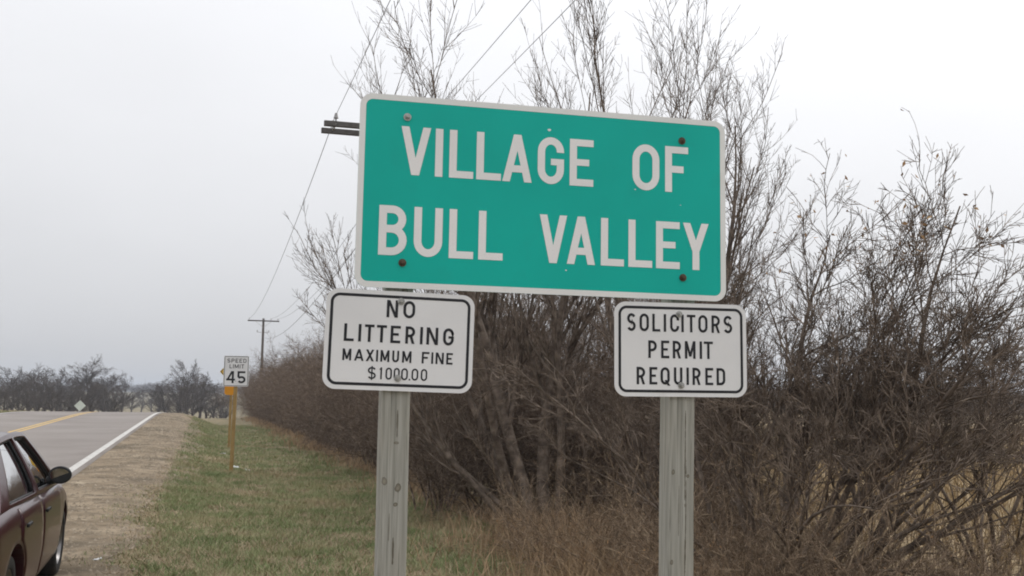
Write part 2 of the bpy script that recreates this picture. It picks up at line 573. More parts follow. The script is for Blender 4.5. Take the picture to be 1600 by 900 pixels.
stuff('verge_grass', [
    blades(150000, verge(5, 24, 1.9, 6.6, 1.2), (.025, .085), .011, .9, rng, clump=.55),
    blades(60000, verge(22, 68, 1.9, 6.6, 1.2), (.03, .09), .024, .8, rng, clump=.5),
    blades(30000, beside_gravel(5, 60, 1.3), (.02, .08), .013, .9, rng, clump=.5),
    blades(34000, tufts(5, 26, 2.0, 6.6, 26, .06), (.05, .13), .010, .9, rng),
    blades(12000, tufts(24, 62, 2.0, 6.4, 26, .10), (.05, .14), .022, .8, rng),
    blades(16000, verge(5, 80, -13, -7.8, 1.0), (.04, .12), .04, .8, rng)],
    M['grass'], 'short green grass growing on the verge between gravel and hedge', 'grass')
stuff('dead_grass', [
    blades(90000, verge(5, 26, 1.7, 6.8, 1.2), (.02, .08), .011, 1.6, rng, clump=-.55),
    blades(22000, verge(24, 68, 1.8, 6.6, 1.2), (.03, .08), .022, 1.4, rng, clump=-.5),
    blades(16000, beside_gravel(5, 60, .9), (.02, .06), .013, 1.5, rng), blades(2200, verge(5, 40, .35, 2.0, 1.4), (.015, .04), .012, 2.0, rng, clump=.6),
    blades(16000, tufts(5, 26, 2.0, 6.8, 34, .10), (.03, .10), .011, 1.6, rng),
    blades(9000, verge(5, 80, -13, -7.8, 1.0), (.05, .16), .04, 1, rng)],
    M['deadgrass'], 'matted tan dead grass lying among the green verge grass', 'grass')


def stones(n):
    ye = 5 + 50 * rng.random(n) ** 1.7
    s = (ye - PY0) / DY
    u = .25 + (gravel_width(s) + wob(s)) * rng.random(n) ** .75
    x, y = to_xy(s, u)
    z = height(x, y) + .014
    r = (.008 + .022 * rng.random(n) ** 3) * (1 + ye / 40)
    P = np.stack([x, y, z], 1)
    D = np.array([[1, 0, 0], [-.5, .85, 0], [-.5, -.85, 0], [.1, .1, .75]])
    V = P[:, None] + D[None] * r[:, None, None] * (.7 + .6 * rng.random((n, 4, 1)))
    i = np.arange(n * 4).reshape(n, 4)
    return V.reshape(-1, 3), [i[:, [0, 1, 3]], i[:, [1, 2, 3]], i[:, [2, 0, 3]]]


M['stone'] = noise_mat('stone', [(.13, .10, .07), (.22, .18, .13), (.36, .30, .23)], 9, .9, world_space=True, pos=(.25, .75))
stuff('loose_gravel', [stones(10000)], M['stone'], 'loose pebbles scattered over the gravel shoulder', 'gravel')


def fringe(y0, y1, um, sd, p=1.2):
    def fn(n):
        ye = y0 + (y1 - y0) * rng.random(n) ** p
        s = (ye - PY0) / DY
        return s, um + wob(s, 1.2) + rng.normal(0, sd, n)
    return fn


stuff('tall_dry_grass', [
    blades(20000, fringe(2, 11.5, 6.9, .7, 1.0), (.12, .62), .008, .7, rng, 2),
    blades(5000, fringe(12, 40, 6.9, .42), (.06, .34), .011, .8, rng, 2),
    blades(3500, fringe(35, 95, 6.8, .5), (.08, .4), .026, .6, rng, 2)],
    M['drystalk'], 'tall brown dry grass along the foot of the bare bushes', 'grass')
stuff('field_stubble', [
    blades(26000, verge(-4, 30, 8.6, 26, 1.0), (.2, .7), .018, .6, rng, 2),
    blades(26000, verge(-6, 60, 12, 60, 1.0), (.2, .65), .04, .6, rng, 2)],
    M['fieldstalk'], 'golden dry crop stalks standing in the field behind the bushes', 'crop')


# ------------------------------------------------------------------ bare trees and bushes
def walk(P, D, L, segs, wander, trop, rg):
    n = len(P)
    pts = np.zeros((n, segs + 1, 3)); pts[:, 0] = P
    d = D.copy()
    for k in range(segs):
        d = d + rg.normal(0, wander, (n, 3)) + np.array([0, 0, trop])
        d /= np.linalg.norm(d, axis=1, keepdims=True)
        pts[:, k + 1] = pts[:, k] + d * (L / segs)[:, None]
    return pts


def spawn(pts, rr, L, cnt, t0, t1, ang, lf, rg, rf=.55, tpow=1.0, taper=.5, lmin=0.0):
    n, S, _ = pts.shape
    pi = np.repeat(np.arange(n), cnt)
    t = t0 + (t1 - t0) * rg.random(len(pi)) ** tpow
    f = t * (S - 1); i = np.minimum(f.astype(int), S - 2); fr = (f - i)[:, None]
    P = pts[pi, i] * (1 - fr) + pts[pi, i + 1] * fr
    pd = pts[pi, i + 1] - pts[pi, i]; pd /= np.linalg.norm(pd, axis=1, keepdims=True) + 1e-9
    q = rg.normal(0, 1, pd.shape); q -= (q * pd).sum(1, keepdims=True) * pd
    q /= np.linalg.norm(q, axis=1, keepdims=True) + 1e-9
    a = (ang[0] + (ang[1] - ang[0]) * rg.random(len(pi)))[:, None]
    D = np.cos(a) * pd + np.sin(a) * q
    Ln = np.maximum(L[pi] * (1 - taper * t) * (lf[0] + (lf[1] - lf[0]) * rg.random(len(pi))), lmin)
    R = (rr[pi, i] * (1 - fr[:, 0]) + rr[pi, i + 1] * fr[:, 0]) * rf
    return P, D, Ln, R


def taper_r(R, S, tip, power=.8):
    t = np.linspace(0, 1, S)[None]
    return np.maximum(R[:, None] * (1 - t) ** power, tip)


def plant(seed, stems, levels, rmin=.0022, env=None):
    """stems: list of (base, direction, length, radius); levels: dicts. returns (wood levels, twig levels, tips)"""
    rg = np.random.default_rng(seed)
    P = np.array([s[0] for s in stems], float); D = np.array([s[1] for s in stems], float)
    D /= np.linalg.norm(D, axis=1, keepdims=True)
    L = np.array([s[2] for s in stems], float); R = np.array([s[3] for s in stems], float)
    out = []
    for k, lv in enumerate(levels):
        pts = walk(P, D, L, lv['seg'], lv['wander'], lv['trop'], rg)
        rr = taper_r(R, lv['seg'] + 1, lv.get('tip', rmin))
        if env and k > 0:       # keep the side branches that stay inside an uneven rounded crown
            c, r, soft, low = env
            tip = pts[:, -1]
            d = np.linalg.norm((tip - np.array(c)) / np.array(r), axis=1)
            lump = 1 + .09 * np.sin(tip[:, 0] * 5) * np.sin(tip[:, 1] * 4 + 1)
            m = (d < lump + soft * rg.random(len(d)) ** 3) | (tip[:, 2] < c[2])
            m &= (tip[:, 2] > low) | (rg.random(len(d)) < .25)
            pts, rr, L = pts[m], rr[m], L[m]
        out.append((pts, rr, lv['sides']))
        if k + 1 < len(levels):
            nx = levels[k + 1]
            P, D, L, R = spawn(pts, rr, L, nx['n'], nx['t'][0], nx['t'][1], nx['ang'], nx['lf'], rg, nx.get('rf', .6), 1.0,
                               nx.get('taper', .5), nx.get('lmin', 0))
            R = np.maximum(R, nx.get('rmin', rmin))
    return out


def radial_stems(rg, n, ang, L, R, r0=.2, lean=(0, 0)):
    st = []
    for k in range(n):
        az = 2 * math.pi * (k + rg.random() * .8) / n
        a = ang[0] + (ang[1] - ang[0]) * rg.random()
        d = (math.cos(az) * math.sin(a) + lean[0], math.sin(az) * math.sin(a) + lean[1], math.cos(a))
        st.append(((math.cos(az) * r0 * rg.random(), math.sin(az) * r0 * rg.random(), -.08), d,
                   L[0] + (L[1] - L[0]) * rg.random(), R[0] + (R[1] - R[0]) * rg.random()))
    return st


def leaves(levels, n, size, rg, zmin=0.0):
    pts = np.concatenate([l[0][:, -1] for l in levels])
    pts = pts[pts[:, 2] > zmin]
    P = pts[rg.integers(0, len(pts), n)] + rg.normal(0, .03, (n, 3))
    a = rg.normal(0, 1, (n, 3)); a /= np.linalg.norm(a, axis=1, keepdims=True)
    b = np.cross(a, rg.normal(0, 1, (n, 3))); b /= np.linalg.norm(b, axis=1, keepdims=True)
    c = np.cross(a, b)
    sz = (size * (.5 + rg.random(n)))[:, None]
    V = np.stack([P - a * sz, P + b * sz * .45 + c * sz * .2, P + a * sz, P - b * sz * .45 + c * sz * .2], 1)
    i = np.arange(n * 4).reshape(n, 4)
    return mesh_np('leaves', V.reshape(-1, 3), [i[:, [0, 1, 2]], i[:, [0, 2, 3]]])


def make_plant(name, lv, nwood, loc, label, cat, group=None, wood='bark', twig='twig', rz=0.0, trunk='trunk', crown='crown', leaf=None):
    t = thing(name, loc, rz, label, cat, group)
    obj(trunk, tubes(lv[:nwood]), M[wood], t)
    obj(crown, tubes(lv[nwood:]), M[twig], t)
    if leaf:
        obj('leaves', leaf, M['leaf'], t)
    return t


# --- tall bare tree behind the left half of the green sign
rg = np.random.default_rng(11)


def tree_levels(n2, n3, n4, trop=.04):
    return [dict(seg=9, wander=.07, trop=.03, sides=7, tip=.010),
            dict(n=n2, t=(.25, 1), ang=(.3, .8), lf=(.26, .48), seg=6, wander=.07, trop=.13, sides=5, rf=.55, tip=.0045, taper=.35),
            dict(n=n3, t=(.12, 1), ang=(.25, .75), lf=(.28, .6), seg=4, wander=.06, trop=.12, sides=3, rf=.6, rmin=.0048, taper=.3),
            dict(n=n4, t=(.08, 1), ang=(.35, .9), lf=(.14, .42), seg=2, wander=.06, trop=.08, sides=3, rf=.7, rmin=.0032, taper=.2, lmin=.07)]


def ground_at(px, Y):
    """point on the ground at distance Y in the photograph's column px"""
    p = at(px, 620, Y)
    return Vector((p.x, p.y, float(height(p.x, p.y))))


A = ground_at(845, 14.0)
stA = [((0, 0, -.1), (-.30, 0, 1), 6.0, .10), ((.1, .1, -.1), (-.20, .15, 1), 6.6, .10), ((-.2, .2, -.1), (-.25, -.1, 1), 6.4, .07), ((-.1, .2, -.1), (-.34, .1, 1), 6.6, .06), ((-.2, .1, -.1), (-.9, .1, .9), 4.2, .045),
       ((-.1, .1, -.1), (-.66, .15, 1), 3.9, .085), ((.0, .15, -.1), (-1.05, -.1, .95), 4.0, .05), ((.25, .1, -.1), (.03, .1, 1), 4.9, .07)]
lvA = plant(21, stA, tree_levels(15, 9, 7), env=((-1.2, 0, 4.1), (2.4, 3.0, 3.9), .2, -1))
make_plant('bare_tree', lvA, 2, A, 'tall leafless tree with left-leaning trunks behind the left half of the green sign', 'tree')

B = ground_at(1010, 13.5)
stB = [((0, 0, -.1), (.12, .1, 1), 6.6, .10), ((.1, .1, -.1), (-.06, .2, 1), 6.0, .085), ((.2, -.1, -.1), (.22, .1, 1), 6.3, .085),
       ((-.1, .1, -.1), (.05, -.15, 1), 6.4, .07), ((.1, .2, -.1), (.38, -.1, 1), 5.4, .06), ((.25, .1, -.1), (.55, .1, 1), 4.6, .05),
       ((.2, 0, -.1), (.30, .2, 1), 5.8, .06)]
lvB = plant(31, stB, tree_levels(13, 9, 7))
make_plant('bare_tree', lvB, 2, B, 'tall leafless tree with upright fanning branches behind the right half of the green sign', 'tree')

# --- the big arching bush at the right
Cb = ground_at(1225, 9.2)
rg = np.random.default_rng(5)
stC = radial_stems(rg, 30, (.10, .95), (2.3, 3.5), (.02, .042), .4, (.30, 0))
stC += [((.1, 0, -.1), (.95, .1, .8), 4.0, .035), ((.1, .1, -.1), (1.3, -.1, .7), 4.0, .03), ((.2, 0, -.1), (.7, .2, .9), 4.0, .04),
        ((.2, 0, -.1), (.4, -.1, 1), 3.8, .05), ((0, 0, -.1), (.25, .1, 1), 3.8, .055)]
bush_lv = [dict(seg=10, wander=.09, trop=-.045, sides=6, tip=.006),
           dict(n=18, t=(.27, 1), ang=(.25, .9), lf=(.26, .5), seg=6, wander=.13, trop=.02, sides=4, rf=.5, tip=.0032, taper=.35),
           dict(n=10, t=(.08, 1), ang=(.25, .9), lf=(.3, .65), seg=4, wander=.15, trop=.03, sides=3, rf=.6, rmin=.0034, taper=.3),
           dict(n=6, t=(.08, 1), ang=(.25, .8), lf=(.2, .6), seg=2, wander=.10, trop=.03, sides=3, rf=.7, rmin=.0027, lmin=.08)]
lvC = plant(41, stC, bush_lv, env=((.75, 0, 2.2), (2.35, 1.8, 2.05), .3, 1.35))
make_plant('bare_bush', lvC, 1, Cb, 'large arching leafless bush right of the permit sign with a few brown leaves on top', 'bush',
           leaf=leaves(lvC[-1:], 170, .024, rg, 3.0))
C3 = ground_at(1150, 11.0)
stE = radial_stems(rg, 11, (.08, .6), (2.6, 3.6), (.018, .032), .4, (.05, 0))
lvE = plant(47, stE, bush_lv, env=((.1, 0, 2.3), (1.6, 1.6, 2.2), .3, 1.3))
make_plant('bare_bush', lvE, 1, C3, 'slender leafless bush rising behind the right edge of the SOLICITORS sign', 'bush')
C2 = ground_at(1545, 10.5)
stD = radial_stems(rg, 15, (.12, .85), (2.7, 3.5), (.018, .032), .4, (.05, 0))
lvD = plant(43, stD, bush_lv, env=((.2, 0, 2.0), (2.0, 1.8, 1.9), .3, 1.5))
make_plant('bare_bush', lvD, 1, C2, 'leafless bush cut by the right edge of the picture', 'bush').scale = (.9, .9, .82)

# --- hedge shrubs: four models, copied along the hedgerow
protos = []
for k in range(4):
    rg = np.random.default_rng(60 + k)
    st = radial_stems(rg, 15, (.08, .62), (2.9, 4.3), (.016, .03), .5)
    lv = plant(70 + k, st, [dict(seg=8, wander=.14, trop=.0, sides=5, tip=.005),
                            dict(n=12, t=(.06, 1), ang=(.35, 1.15), lf=(.25, .55), seg=5, wander=.18, trop=.04, sides=3, rf=.55, rmin=.005, taper=.4),
                            dict(n=7, t=(.08, 1), ang=(.35, 1.15), lf=(.3, .7), seg=4, wander=.2, trop=.03, sides=3, rf=.6, rmin=.0045),
                            dict(n=3, t=(.1, 1), ang=(.4, 1.0), lf=(.35, .8), seg=2, wander=.12, trop=.03, sides=3, rf=.8, rmin=.0038, lmin=.12)])
    protos.append((tubes(lv[:1]), tubes(lv[1:])))
    protos[-1][0].materials.append(M['hedgetwig']); protos[-1][1].materials.append(M['hedgetwig'])


def shrub(name, k, loc, rz, sc, label, group):
    t = thing(name, loc, rz, label, 'shrub', group)
    t.scale = sc
    obj('stem', protos[k][0], None, t); obj('twigs', protos[k][1], None, t)
    return t


rr_ = random.Random(3)
ye = 15.5
i = 0
HL = 'leafless brown shrub merged into the hedgerow running back along the verge'
while ye < 104:
    for row, uu in enumerate((7.5, 9.3)):
        s = (ye + rr_.uniform(-.5, .5) - PY0) / DY
        x, y = to_xy(s, uu + rr_.uniform(-.35, .35))
        k = rr_.uniform(.92, 1.12) * (1.0 if ye < 50 else 1.08) * (.9 if row == 0 else 1.08)
        shrub('hedge_shrub', i % 4, (x, y, float(height(x, y))), rr_.uniform(0, 6.28), (k, k, k * rr_.uniform(.92, 1.08)), HL,
              'shrubs of the hedgerow'); i += 1
    ye += 1.7 if ye < 40 else 2.6
# undergrowth beneath the tall trees
for k, (px, Y, sc) in enumerate(((690, 17.0, .8), (775, 16.2, .75), (905, 15.6, .8), (985, 14.6, .75), (1085, 13.4, .7), (1150, 12.6, .5),
                                 (840, 17.0, .9), (960, 17.0, .9), (1060, 16.0, .85))):
    g = ground_at(px, Y)
    shrub('understorey_shrub', k % 4, g, k * 1.7, (sc, sc, sc * .9), 'leafless brown shrub in the thicket beneath the tall trees',
          'shrubs under the tall trees')

# --- low brambles along the bottom right
bp = []
for k in range(3):
    rg = np.random.default_rng(90 + k)
    st = radial_stems(rg, 30, (.15, 1.25), (1.1, 2.2), (.006, .012), .55)
    lv = plant(95 + k, st, [dict(seg=8, wander=.12, trop=-.05, sides=4, tip=.004),
                            dict(n=9, t=(.05, 1), ang=(.3, 1.1), lf=(.25, .6), seg=4, wander=.16, trop=-.01, sides=3, rf=.6, rmin=.0035),
                            dict(n=4, t=(.1, 1), ang=(.4, 1.2), lf=(.35, .8), seg=3, wander=.15, trop=0, sides=3, rf=.7, rmin=.003, lmin=.1)])
    a, b, c = tubes(lv[:1]), tubes(lv[1:]), leaves(lv[1:], 60, .016, rg, .1)
    a.materials.append(M['brambletwig']); b.materials.append(M['brambletwig']); c.materials.append(M['leaf'])
    bp.append((a, b, c))
for k, (px, Y, sc) in enumerate(((850, 11.6, .62), (930, 10.6, .65), (1000, 9.6, .66), (1080, 8.8, .7), (1160, 8.2, .7), (1240, 7.9, .72),
                                 (1330, 7.6, .68), (1425, 7.6, .62), (1520, 7.4, .64), (1610, 7.8, .68), (1110, 10.3, .75),
                                 (1300, 9.4, .62), (1190, 9.8, .7))):
    g = ground_at(px, Y)
    t = thing('bramble', g, k * 2.1, 'tangled low bramble of bare brown canes below the bushes', 'bramble', 'brambles along the foot of the bushes')
    t.scale = (sc, sc, sc)
    for nm, me in zip(('cane', 'twigs', 'leaves'), bp[k % 3]):
        obj(nm, me, None, t)

# --- far trees left and beyond the crest
far = []
for k in range(3):
    rg = np.random.default_rng(120 + k)
    st = [((0, 0, -.2), (rg.normal(0, .05), rg.normal(0, .05), 1), 7.0, .2)]
    lv = plant(130 + k, st, [dict(seg=8, wander=.05, trop=.04, sides=6, tip=.03),
                             dict(n=22, t=(.16, 1), ang=(.5, 1.15), lf=(.38, .72), seg=5, wander=.12, trop=.07, sides=4, rf=.55, tip=.016, taper=.5),
                             dict(n=12, t=(.12, 1), ang=(.35, 1.0), lf=(.3, .62), seg=4, wander=.14, trop=.05, sides=3, rf=.6, rmin=.016, tip=.011),
                             dict(n=6, t=(.1, 1), ang=(.4, 1.0), lf=(.3, .7), seg=2, wander=.14, trop=.03, sides=3, rf=.8, rmin=.011, tip=.009, lmin=.3)])
    a, b = tubes(lv[:2]), tubes(lv[2:])
    a.materials.append(M['fartwig']); b.materials.append(M['fartwig'])
    far.append((a, b))


def far_tree(k, px, top, Y, label, group=None, wide=1.0):
    g = ground_at(px, Y)
    h = at(px, top, Y).z - g.z
    t = thing('distant_tree', g, k * 1.9, label, 'tree', group)
    f = h / 7.6
    t.scale = (f * wide, f * wide, f)
    obj('trunk', far[k % 3][0], None, t); obj('crown', far[k % 3][1], None, t)


for k, (px, top, Y) in enumerate(((-40, 580, 150), (-10, 584, 140), (18, 580, 150), (45, 583, 145), (62, 579, 155), (88, 581, 150), (105, 590, 160),
                                  (172, 585, 160), (190, 592, 170), (-25, 594, 120), (30, 594, 125), (72, 594, 130), (110, 600, 135), (160, 600, 140), (180, 606, 150), (8, 590, 132), (58, 588, 138), (98, 594, 142), (125, 590, 150), (140, 598, 130), (-30, 588, 160), (165, 594, 158), (-5, 600, 112), (45, 602, 118), (85, 604, 122), (126, 606, 128))):
    far_tree(k, px, top, Y, 'small bare tree in the dark row across the road at far left', 'row of trees across the road', 1.25)
far_tree(1, 146, 567, 150, 'tallest bare tree of the far row, left of the road crest', None, 1.25)
far_tree(2, 291, 570, 150, 'rounded bare tree beyond the road crest, left of the speed limit sign', None, 1.1)
for k, (px, top, Y) in enumerate(((262, 596, 160), (312, 588, 155), (276, 588, 165), (325, 600, 165), (248, 603, 175), (300, 594, 145), (285, 600, 140), (335, 606, 150), (206, 612, 290), (222, 610, 310), (238, 611, 300), (345, 612, 200), (352, 616, 180))):
    far_tree(k + 4, px, top, Y, 'low bare tree beside the rounded tree beyond the road crest', 'low trees beyond the crest', 1.4)


# --- woods on the far skyline (one mass each)
def woods(name, pts, h, label, rg):
    Ps, Rs = [], []
    for (x, y) in pts:
        n = 70
        z = float(height(x, y)); hh = h * (.7 + .5 * rg.random())
        base = np.array([x, y, z]) + rg.normal(0, 1, (n, 3)) * np.array([hh * .3, hh * .3, 0])
        base[:, 2] = z + rg.random(n) * hh * .45
        tip = base + rg.normal(0, 1, (n, 3)) * np.array([hh * .16, hh * .16, hh * .08]) + np.array([0, 0, hh * .38])
        Ps.append(np.stack([base, tip], 1)); Rs.append(np.tile([hh * .022, hh * .008], (n, 1)))
        Ps.append(np.array([[[x, y, z - .3], [x, y, z + hh * .7]]])); Rs.append(np.array([[hh * .035, hh * .015]]))
    o = obj(name, tubes([(np.concatenate(Ps), np.concatenate(Rs), 3)]), M['fartwig'])
    return tag(o, label, 'woods', kind='stuff')


rg = np.random.default_rng(77)
woods('distant_woods', [(rg.uniform(-900, 300), rg.uniform(960, 1100)) for _ in range(520)], 10, 'blue grey line of woods on the skyline beyond the road', rg)
woods('field_woods', [(-10 + q * .75 + rg.normal(0, 1), 165 + q * .02 + rg.uniform(-8, 12)) for q in np.arange(0, 240, 1.0)], 5.2,
      'dark line of bare woods along the far edge of the golden field', rg)


# ------------------------------------------------------------------ lettering
def arc(cx, cy, rx, ry, a0, a1, n=10):
    return [(cx + rx * math.cos(math.radians(a0 + (a1 - a0) * k / n)), cy + ry * math.sin(math.radians(a0 + (a1 - a0) * k / n))) for k in range(n + 1)]


def stroke(path, sw, closed=False):
    """band of constant width along a path: list of quads"""
    p = [Vector(q) for q in path]
    n = len(p); L, R = [], []
    for i in range(n):
        a = p[i - 1] if (i > 0 or closed) else None
        b = p[(i + 1) % n] if (i < n - 1 or closed) else None
        d0 = (p[i] - a).normalized() if a is not None else None
        d1 = (b - p[i]).normalized() if b is not None else None
        d0 = d0 or d1; d1 = d1 or d0
        nn = Vector((-(d0 + d1).y, (d0 + d1).x)).normalized()
        k = 1 / max(.4, nn.dot(Vector((-d0.y, d0.x))))
        L.append(p[i] + nn * sw / 2 * k); R.append(p[i] - nn * sw / 2 * k)
    return [[L[i], R[i], R[(i + 1) % n], L[(i + 1) % n]] for i in range(n if closed else n - 1)]


def bar(x0, y0, x1, y1, sw):
    """slanted bar with level ends; x are centre positions"""
    t = sw * math.hypot(x1 - x0, y1 - y0) / abs(y1 - y0) / 2
    return [[Vector((x0 - t, y0)), Vector((x0 + t, y0)), Vector((x1 + t, y1)), Vector((x1 - t, y1))]]


def rect(x0, y0, x1, y1):
    return [[Vector((x0, y0)), Vector((x1, y0)), Vector((x1, y1)), Vector((x0, y1))]]


def glyph(ch, w, s):
    """list of layers (each a list of quads), unit height"""
    h = s / 2
    r = (w - s) / 2
    ry = min(r * 1.15, .5 - h)
    v = s * .95
    if ch == 'I' or ch == '1':
        if ch == '1':
            return [rect(w - min(s, w), 0, w, 1), stroke([(w - h, .95), (w - s * 1.4, .80)], s * .8)]
        return [rect(w / 2 - h, 0, w / 2 + h, 1)]
    if ch == '.':
        return [rect(0, 0, w, s)]
    if ch == 'L':
        return [rect(0, 0, s, 1), rect(s * .9, 0, w, v)]
    if ch == 'V':
        t = s * 1.04 / 2
        return [bar(t, 1, w / 2, 0, s), bar(w - t, 1, w / 2, 0, s)]
    if ch == 'A':
        t = s * 1.04 / 2
        return [bar(t, 0, w / 2, 1, s), bar(w - t, 0, w / 2, 1, s), rect(w * .22, .2, w * .78, .2 + v)]
    if ch == 'X':
        t = s * 1.15 / 2
        return [bar(t, 0, w - t, 1, s), bar(t, 1, w - t, 0, s)]
    if ch == 'Y':
        t = s * 1.1 / 2
        return [rect(w / 2 - h, 0, w / 2 + h, .47), bar(w / 2, .40, t, 1, s), bar(w / 2, .40, w - t, 1, s)]
    if ch == 'E':
        return [rect(0, 0, s, 1), rect(s * .9, 0, w, v), rect(s * .9, .5 - v * .45, w * .82, .5 + v * .5), rect(s * .9, 1 - v, w, 1)]
    if ch == 'F':
        return [rect(0, 0, s, 1), rect(s * .9, .5 - v * .5, w * .80, .5 + v * .5), rect(s * .9, 1 - v, w, 1)]
    if ch == 'T':
        return [rect(w / 2 - h, 0, w / 2 + h, 1 - v * .9), rect(0, 1 - v, w, 1)]
    if ch == 'N':
        return [rect(0, 0, s, 1), rect(w - s, 0, w, 1), bar(s * .62, 1, w - s * .62, 0, s * .95)]
    if ch == 'M':
        return [rect(0, 0, s, 1), rect(w - s, 0, w, 1), bar(s * .6, 1, w / 2, .12, s * .9), bar(w - s * .6, 1, w / 2, .12, s * .9)]
    if ch == 'U':
        return [stroke([(h, 1)] + arc(w / 2, h + ry, r, ry, 180, 360, 14) + [(w - h, 1)], s)]
    if ch in 'O0Q':
        o = [stroke(arc(w / 2, 1 - h - ry, r, ry, 0, 180, 14) + arc(w / 2, h + ry, r, ry, 180, 360, 14), s, True)]
        if ch == 'Q':
            o.append(bar(w * .55, .26, w * .92, -.06, s * .9))
        return o
    if ch in 'CG':
        top = arc(w / 2, 1 - h - ry, r, ry, 0, 180, 14); bot = arc(w / 2, h + ry, r, ry, 180, 360, 14)
        if ch == 'C':
            return [stroke([(w - h, .66)] + top + bot + [(w - h, .34)], s)]
        return [stroke([(w - h, .68)] + top + bot + [(w - h, .48)], s), rect(w * .5, .48 - v * .5, w, .48 + v * .42)]
    if ch == 'D':
        return [rect(0, 0, s, 1), stroke([(s * .9, 1 - h)] + arc(w - h - r * 1.1, 1 - h - r * 1.1, r * 1.1, r * 1.1, 90, 0, 9)
                                         + arc(w - h - r * 1.1, h + r * 1.1, r * 1.1, r * 1.1, 0, -90, 9) + [(s * .9, h)], s)]
    if ch in 'PRB':
        def lobe(y0, y1, x):
            ra = (y1 - y0) / 2
            rx = min(ra, x - s)
            return stroke([(s * .9, y1)] + arc(x - rx, (y0 + y1) / 2, rx, ra, 90, -90, 12) + [(s * .9, y0)], s)
        if ch == 'B':
            return [rect(0, 0, s, 1), lobe(.53, 1 - h, w - h * 1.25), lobe(h, .53, w - h)]
        o = [rect(0, 0, s, 1), lobe(.45, 1 - h, w - h)]
        if ch == 'R':
            o.append(bar(w * .55, .46, w - s * .56, 0, s * .95))
        return o
    if ch in 'S$':
        q = .25 - h / 2
        p = arc(w / 2, .75 - h / 2, r, q, 25, 180, 9) + arc(w / 2, .75 - h / 2, r, q, 180, 270, 5)[1:] + arc(w / 2, .25 + h / 2, r, q, 90, 0, 5)[0:] + arc(w / 2, .25 + h / 2, r, q, 0, -155, 9)[1:]
        o = [stroke(p, s)]
        if ch == '$':
            o.append(rect(w / 2 - h * .8, -.08, w / 2 + h * .8, 1.08))
        return o
    if ch == '4':
        return [rect(w * .62, 0, w * .62 + s, 1), rect(0, .22, w, .22 + v), bar(s * .55, .25, w * .66, 1, s * .9)]
    if ch == '5':
        ra = (.60 - s) / 2
        return [rect(0, 1 - v, w * .95, 1), rect(0, .5, s, 1 - v * .9), stroke([(h, .5 + .04)] + arc(w / 2, h + ra, r, ra, 130, -150, 18), s)]
    return []


def write(items, y0, y1, sw, y_face, mat, parent):
    for it in items:
        obj('letter', text_mesh([it], y0, y1, sw, y_face), mat, parent)


def text_mesh(items, y0, y1, sw, y_face):
    """items: (character, x0, x1) along the panel; thin flat print on the panel's face (facing -y)"""
    V, Fc = [], []
    H = y1 - y0
    for n, (ch, x0, x1) in enumerate(items):
        for k, quads in enumerate(glyph(ch, (x1 - x0) / H, sw / H)):
            yy = y_face - .00012 * k
            for q in quads:
                b = len(V)
                V += [(x0 + p.x * H, yy, y0 + p.y * H) for p in q]
                Fc.append((b, b + 1, b + 2, b + 3))
    V = np.array(V); Fc = np.array(Fc)
    # face every quad towards -y
    a = V[Fc[:, 1]] - V[Fc[:, 0]]; c = V[Fc[:, 2]] - V[Fc[:, 0]]
    nrm = np.cross(a, c)[:, 1]
    Fc[nrm > 0] = Fc[nrm > 0][:, ::-1]
    return mesh_np('lettering', V, [Fc])


def rr_outline(w, h, r, n=8):
    return (arc(w / 2 - r, h / 2 - r, r, r, 0, 90, n) + arc(-w / 2 + r, h / 2 - r, r, r, 90, 180, n)
            + arc(-w / 2 + r, -h / 2 + r, r, r, 180, 270, n) + arc(w / 2 - r, -h / 2 + r, r, r, 270, 360, n))


def plate(w, h, r, t, y=0.0):
    """rounded sheet, front face at y, thickness t behind it"""
    bm = bmesh.new()
    f = [bm.verts.new((p[0], y, p[1])) for p in rr_outline(w, h, r)]
    b = [bm.verts.new((p[0], y + t, p[1])) for p in rr_outline(w, h, r)]
    bm.faces.new(f); bm.faces.new(b[::-1])
    n = len(f)
    for k in range(n):
        bm.faces.new((f[k], b[k], b[(k + 1) % n], f[(k + 1) % n]))
    bmesh.ops.recalc_face_normals(bm, faces=bm.faces[:])
    return bm


def ring(w, h, r, band, y):
    o = rr_outline(w, h, r); i = rr_outline(w - 2 * band, h - 2 * band, max(.002, r - band))
    n = len(o)
    V = [(p[0], y, p[1]) for p in o + i]
    Fc = np.array([(k, n + k, n + (k + 1) % n, (k + 1) % n) for k in range(n)])[:, ::-1]
    return mesh_np('border', V, [Fc])


def bolt(x, z, parent, mat='galv', r=.0085):
    bm = bmesh.new()
    bm_cyl(bm, (x, -.0005, z), (x, -.003, z), r * 1.45, n=16)
    bm_cyl(bm, (x, -.003, z), (x, -.0085, z), r, r * .8, n=6)
    bm_cyl(bm, (x, -.0085, z), (x, -.014, z), r * .45, n=8)
    return obj('bolt', bm, M[mat], parent)


YAW = rad(12.5)
